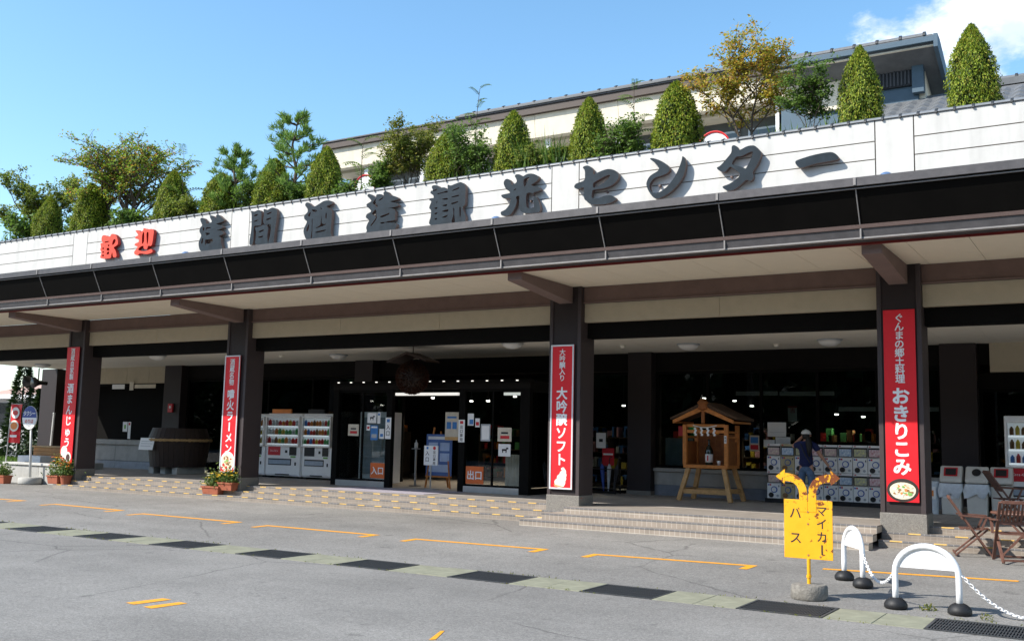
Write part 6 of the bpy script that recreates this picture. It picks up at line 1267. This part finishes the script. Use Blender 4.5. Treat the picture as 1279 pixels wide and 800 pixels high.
lettering('バス', M_INK, sg, -0.148, 0.985, -0.0145, 0.15, vertical=True, pitch=0.29, bold=0.008)
lettering('マイカー', M_INK, sg, 0.16, 1.02, -0.0145, 0.135, vertical=True, pitch=0.15, bold=0.008)
for x, z in ((0, 1.0), (0, 0.86), (0, 0.5), (0.14, 0.49)): MB().lathe([(0.012, 0), (0.012, 0.004)], 8, (x, -0.0165, z), 'Y').build('bolt', M_BRNF, sg)
# ================================================================== hoop barriers with a chain
M_HOOP = mat('hoop_white', (0.8, 0.8, 0.8), 0.35, var=0.04, stain=0.15); M_RUB = mat('rubber_black', (0.014, 0.014, 0.015), 0.55, var=0.2)
def hoop(label, loc, rz, w=0.66, h=0.73):
    t = thing('hoop_barrier', label, 'barrier', loc, rz, group='white hoop barriers'); rr = w/2; zc = h-rr*0.92-0.03
    pts = [(-w/2, 0, 0.06), (-w/2, 0, zc*0.6), (-w/2, 0, zc)]+[(-rr*cos(k*pi/16), 0, zc+0.92*rr*sin(k*pi/16)) for k in range(1, 16)]+[(w/2, 0, zc), (w/2, 0, zc*0.6), (w/2, 0, 0.06)]
    MB().tube(pts, 0.034, 12).build('hoop', M_HOOP, t, True)
    poly = [(-(rr-0.02)*cos(k*pi/14), zc+0.92*(rr-0.02)*sin(k*pi/14)) for k in range(15)]; poly = [(x, max(z, zc+0.06)) for x, z in poly]
    MB().extrude(poly, -0.006, 0.006, 'XZ').build('panel', M_HOOP, t)
    for sx_ in (-1, 1): MB().lathe([(0.11, 0.0), (0.125, 0.015), (0.125, 0.05), (0.105, 0.085), (0.075, 0.11), (0.045, 0.122)], 24, (sx_*w/2, 0, 0)).build('rubber_foot', M_RUB, t, True)
    return t
hA, hB = Vector((23.43, -4.92, 0.035)), Vector((24.58, -6.5, 0.008)); rA, rB = radians(-57), radians(0)
hoop('white hoop barrier farther back beside the rusty sign', tuple(hA), rA); hoop('white hoop barrier nearest the camera at lower right', tuple(hB), rB)
def chain(label, a, b, sag, n, ground=None):
    t = thing('plastic_chain', label, 'chain', tuple(a), group='white chains between the barriers'); a = Vector(a); b = Vector(b)
    lk = MB()
    for k in range(16):
        th = 2*pi*k/16; lk.v.append((0.028*cos(th), 0.016*sin(th), 0))
    ring = [Vector(((0.021 if cos(k*pi/6) > 0 else -0.021)*(abs(cos(k*pi/6))**0.5)+0.0, 0.015*sin(k*pi/6), 0)) for k in range(12)]
    lk = MB(); lk.tube(ring+[ring[0]], 0.006, 5, False); me = lk.mesh('link'); me.materials.append(M_HOOP)
    pts = [a.lerp(b, k/n)-Vector((0, 0, sag*4*(k/n)*(1-k/n))) for k in range(n+1)]
    if ground is not None: pts = [Vector((p.x, p.y, max(p.z, ground))) for p in pts]
    for k in range(n):
        d = (pts[k+1]-pts[k]).normalized(); o = obj('link', me, None, t, True); o.location = (pts[k]+pts[k+1])/2-a
        q = d.to_track_quat('X', 'Z'); o.rotation_euler = (q @ Euler((pi/2*(k % 2)+0.3, 0, 0)).to_quaternion()).to_euler()
ends_A = hA+Vector((cos(rA)*0.33, sin(rA)*0.33, 0.42)); ends_Bl = hB+Vector((-0.33, 0.0, 0.42)); ends_Br = hB+Vector((0.36, 0.0, 0.42))
chain('white chain sagging between the two hoop barriers', ends_A, ends_Bl, 0.24, 40); chain('white chain running down from the near barrier to the right edge', ends_Br, (26.2, -6.45, 0.35), 0.36, 46, ground=0.02)
# ================================================================== person at the capsule machines
M_SKIN = mat('skin', (0.52, 0.27, 0.18), 0.55, var=0.06); M_NAVYC = mat('navy_shirt', (0.012, 0.018, 0.075), 0.85, var=0.2, vscale=14); M_JEAN = mat('jeans', (0.1, 0.16, 0.26), 0.85, var=0.3, vscale=16); M_HAIR = mat('black_hair', (0.012, 0.01, 0.009), 0.5); M_CAP = mat('cap_white', (0.66, 0.65, 0.62), 0.7, var=0.06); M_SHOE = mat('shoes', (0.03, 0.03, 0.035), 0.6)
def skin(name, verts, edges, radii, m_, parent, root=0, sub=2):
    me = bpy.data.meshes.new(name); me.from_pydata(verts, edges, []); o = bpy.data.objects.new(name, me); COL.objects.link(o)
    md = o.modifiers.new('skin', 'SKIN'); md.use_smooth_shade = True; md.branch_smoothing = 0.4
    for i, rd in enumerate(radii):
        sv = me.skin_vertices[0].data[i]; sv.radius = rd if isinstance(rd, tuple) else (rd, rd); sv.use_root = (i == root)
    s2 = o.modifiers.new('sub', 'SUBSURF'); s2.levels = sub; s2.render_levels = sub
    dg = bpy.context.evaluated_depsgraph_get(); m2 = bpy.data.meshes.new_from_object(o.evaluated_get(dg)); bpy.data.objects.remove(o)
    m2.materials.clear(); return obj(name, m2, m_, parent, True)
pe = thing('person', 'person in navy shirt, jeans and white cap facing the capsule machines', 'person', (20.42, 3.95, 0.45), 0.0)
# local frame: x right, y away from the viewer (towards the machines)
V = [(0, 0, 0.92), (0, 0.0, 1.08), (0, -0.01, 1.24), (0, 0, 1.37), (0, 0.015, 1.44), (0, 0.03, 1.5), (0, 0.03, 1.56), (0, 0.02, 1.62),   # 0-7 spine to crown
     (0.10, 0, 0.86), (0.12, -0.02, 0.48), (0.13, 0.02, 0.09), (0.14, 0.12, 0.04),                                                           # 8-11 right leg
     (-0.10, 0, 0.86), (-0.12, 0.03, 0.48), (-0.13, 0.0, 0.09), (-0.15, 0.1, 0.04),                                                           # 12-15 left leg
     (0.19, 0, 1.36), (0.30, 0.03, 1.13), (0.42, 0.10, 0.95), (0.455, 0.13, 0.89),                                                           # 16-19 right arm hanging outwards
     (-0.19, 0, 1.36), (-0.31, 0.05, 1.30), (-0.14, 0.12, 1.50), (-0.09, 0.13, 1.545)]                                                        # 20-23 left arm raised to the cap
E_ = [(0, 1), (1, 2), (2, 3), (3, 4), (4, 5), (5, 6), (6, 7), (0, 8), (8, 9), (9, 10), (10, 11), (0, 12), (12, 13), (13, 14), (14, 15), (3, 16), (16, 17), (17, 18), (18, 19), (3, 20), (20, 21), (21, 22), (22, 23)]
RD = [(0.105, 0.08), (0.115, 0.085), (0.15, 0.1), (0.12, 0.08), 0.052, 0.075, 0.092, 0.07, (0.07, 0.07), 0.055, 0.04, 0.04, (0.07, 0.07), 0.058, 0.04, 0.04, 0.06, 0.044, 0.031, 0.03, 0.06, 0.046, 0.032, 0.03]
skin('body', V, E_, RD, M_SKIN, pe)
def fingers(base, d, side, nm):
    d = Vector(d).normalized(); s = Vector(side).normalized(); nrm = d.cross(s)
    for k, (off, L) in enumerate(((-0.027, 0.06), (-0.009, 0.07), (0.009, 0.066), (0.026, 0.052))):
        b = Vector(base)+s*off; skin('finger', [b, b+d*L*0.5+nrm*0.006, b+d*L*0.85+nrm*0.02, b+d*L+nrm*0.035], [(0, 1), (1, 2), (2, 3)], [0.0095, 0.009, 0.008, 0.007], M_SKIN, pe, sub=1)
    b = Vector(base)-d*0.045-s*0.03; skin('thumb', [b, b-s*0.025+d*0.02, b-s*0.03+d*0.05], [(0, 1), (1, 2)], [0.012, 0.01, 0.008], M_SKIN, pe, sub=1)
fingers((0.47, 0.14, 0.865), (0.3, 0.25, -0.9), (0.2, 1, 0.2), 'right'); fingers((-0.07, 0.135, 1.56), (0.85, 0.0, 0.45), (0, 1, 0.1), 'left')
skin('shirt', [(0, 0, 0.82), (0, 0, 1.06), (0, -0.01, 1.24), (0, 0, 1.37), (0, 0.01, 1.425), (0.19, 0, 1.365), (0.262, 0.015, 1.21), (-0.19, 0, 1.365), (-0.285, 0.04, 1.31)], [(0, 1), (1, 2), (2, 3), (3, 4), (3, 5), (5, 6), (3, 7), (7, 8)], [(0.185, 0.145), (0.155, 0.118), (0.172, 0.122), (0.135, 0.1), 0.066, 0.082, 0.076, 0.082, 0.078], M_NAVYC, pe)
skin('jeans', [(0, 0, 0.96), (0, 0, 0.88), (0.10, 0, 0.82), (0.122, -0.02, 0.48), (0.132, 0.02, 0.1), (-0.10, 0, 0.82), (-0.122, 0.03, 0.48), (-0.132, 0.0, 0.1)], [(0, 1), (1, 2), (2, 3), (3, 4), (1, 5), (5, 6), (6, 7)], [(0.165, 0.13), (0.172, 0.135), (0.115, 0.115), 0.076, 0.066, (0.115, 0.115), 0.076, 0.066], M_JEAN, pe, root=1)
for sx_ in (-1, 1): skin('shoe', [(sx_*0.135, -0.05, 0.045), (sx_*0.137, 0.06, 0.045), (sx_*0.145, 0.17, 0.035)], [(0, 1), (1, 2)], [(0.045, 0.045), (0.05, 0.045), (0.04, 0.034)], M_SHOE, pe)
skin('hair', [(0, -0.01, 1.46), (0, -0.01, 1.54), (0, 0.0, 1.61)], [(0, 1), (1, 2)], [0.075, 0.094, 0.085], M_HAIR, pe)
skin('ponytail', [(0.06, -0.09, 1.52), (0.09, -0.11, 1.40), (0.1, -0.12, 1.22), (0.1, -0.11, 1.08)], [(0, 1), (1, 2), (2, 3)], [0.05, 0.075, 0.06, 0.02], M_HAIR, pe)
hm = MB(); hm.lathe([(0.108*cos(k*pi/16), 0.098*sin(k*pi/16)) for k in range(9)], 22, (0, 0.0, 1.585)); cp = hm.build('cap', M_CAP, pe, True)
bl = MB(); bl.add([(0.09*cos(a)*1.05, 0.06+0.12*sin(a), 1.595-0.01*sin(a)) for a in [pi*k/10 for k in range(11)]]+[(0.09*cos(a)*1.05, 0.06+0.12*sin(a), 1.583-0.01*sin(a)) for a in [pi*k/10 for k in range(11)]], [tuple(range(11)), tuple(range(21, 10, -1))]+[(i, i+1, i+12, i+11) for i in range(10)]); bl.build('peak', M_CAP, cp)
MB().lathe([(0.012, 0), (0.008, 0.008)], 8, (0, 0, 1.681)).build('button', M_CAP, cp)
for s2 in (-1, 1):
    skin('ear', [(s2*0.092, 0.03, 1.53), (s2*0.1, 0.02, 1.56)], [(0, 1)], [0.014, 0.016], M_SKIN, pe, sub=1); skin('eye', [(s2*0.035, 0.112, 1.555), (s2*0.035, 0.118, 1.556)], [(0, 1)], [0.009, 0.007], M_INK, pe, sub=1)
skin('nose', [(0, 0.11, 1.55), (0, 0.135, 1.52)], [(0, 1)], [0.01, 0.014], M_SKIN, pe, sub=1); skin('mouth', [(-0.025, 0.108, 1.485), (0.025, 0.108, 1.485)], [(0, 1)], [0.006, 0.006], M_SRED, pe, sub=1)
skin('bag_strap', [(-0.1, -0.11, 1.38), (0.0, -0.14, 1.15), (0.12, -0.13, 0.95)], [(0, 1), (1, 2)], [0.012, 0.012, 0.012], M_VDK, pe, sub=1)
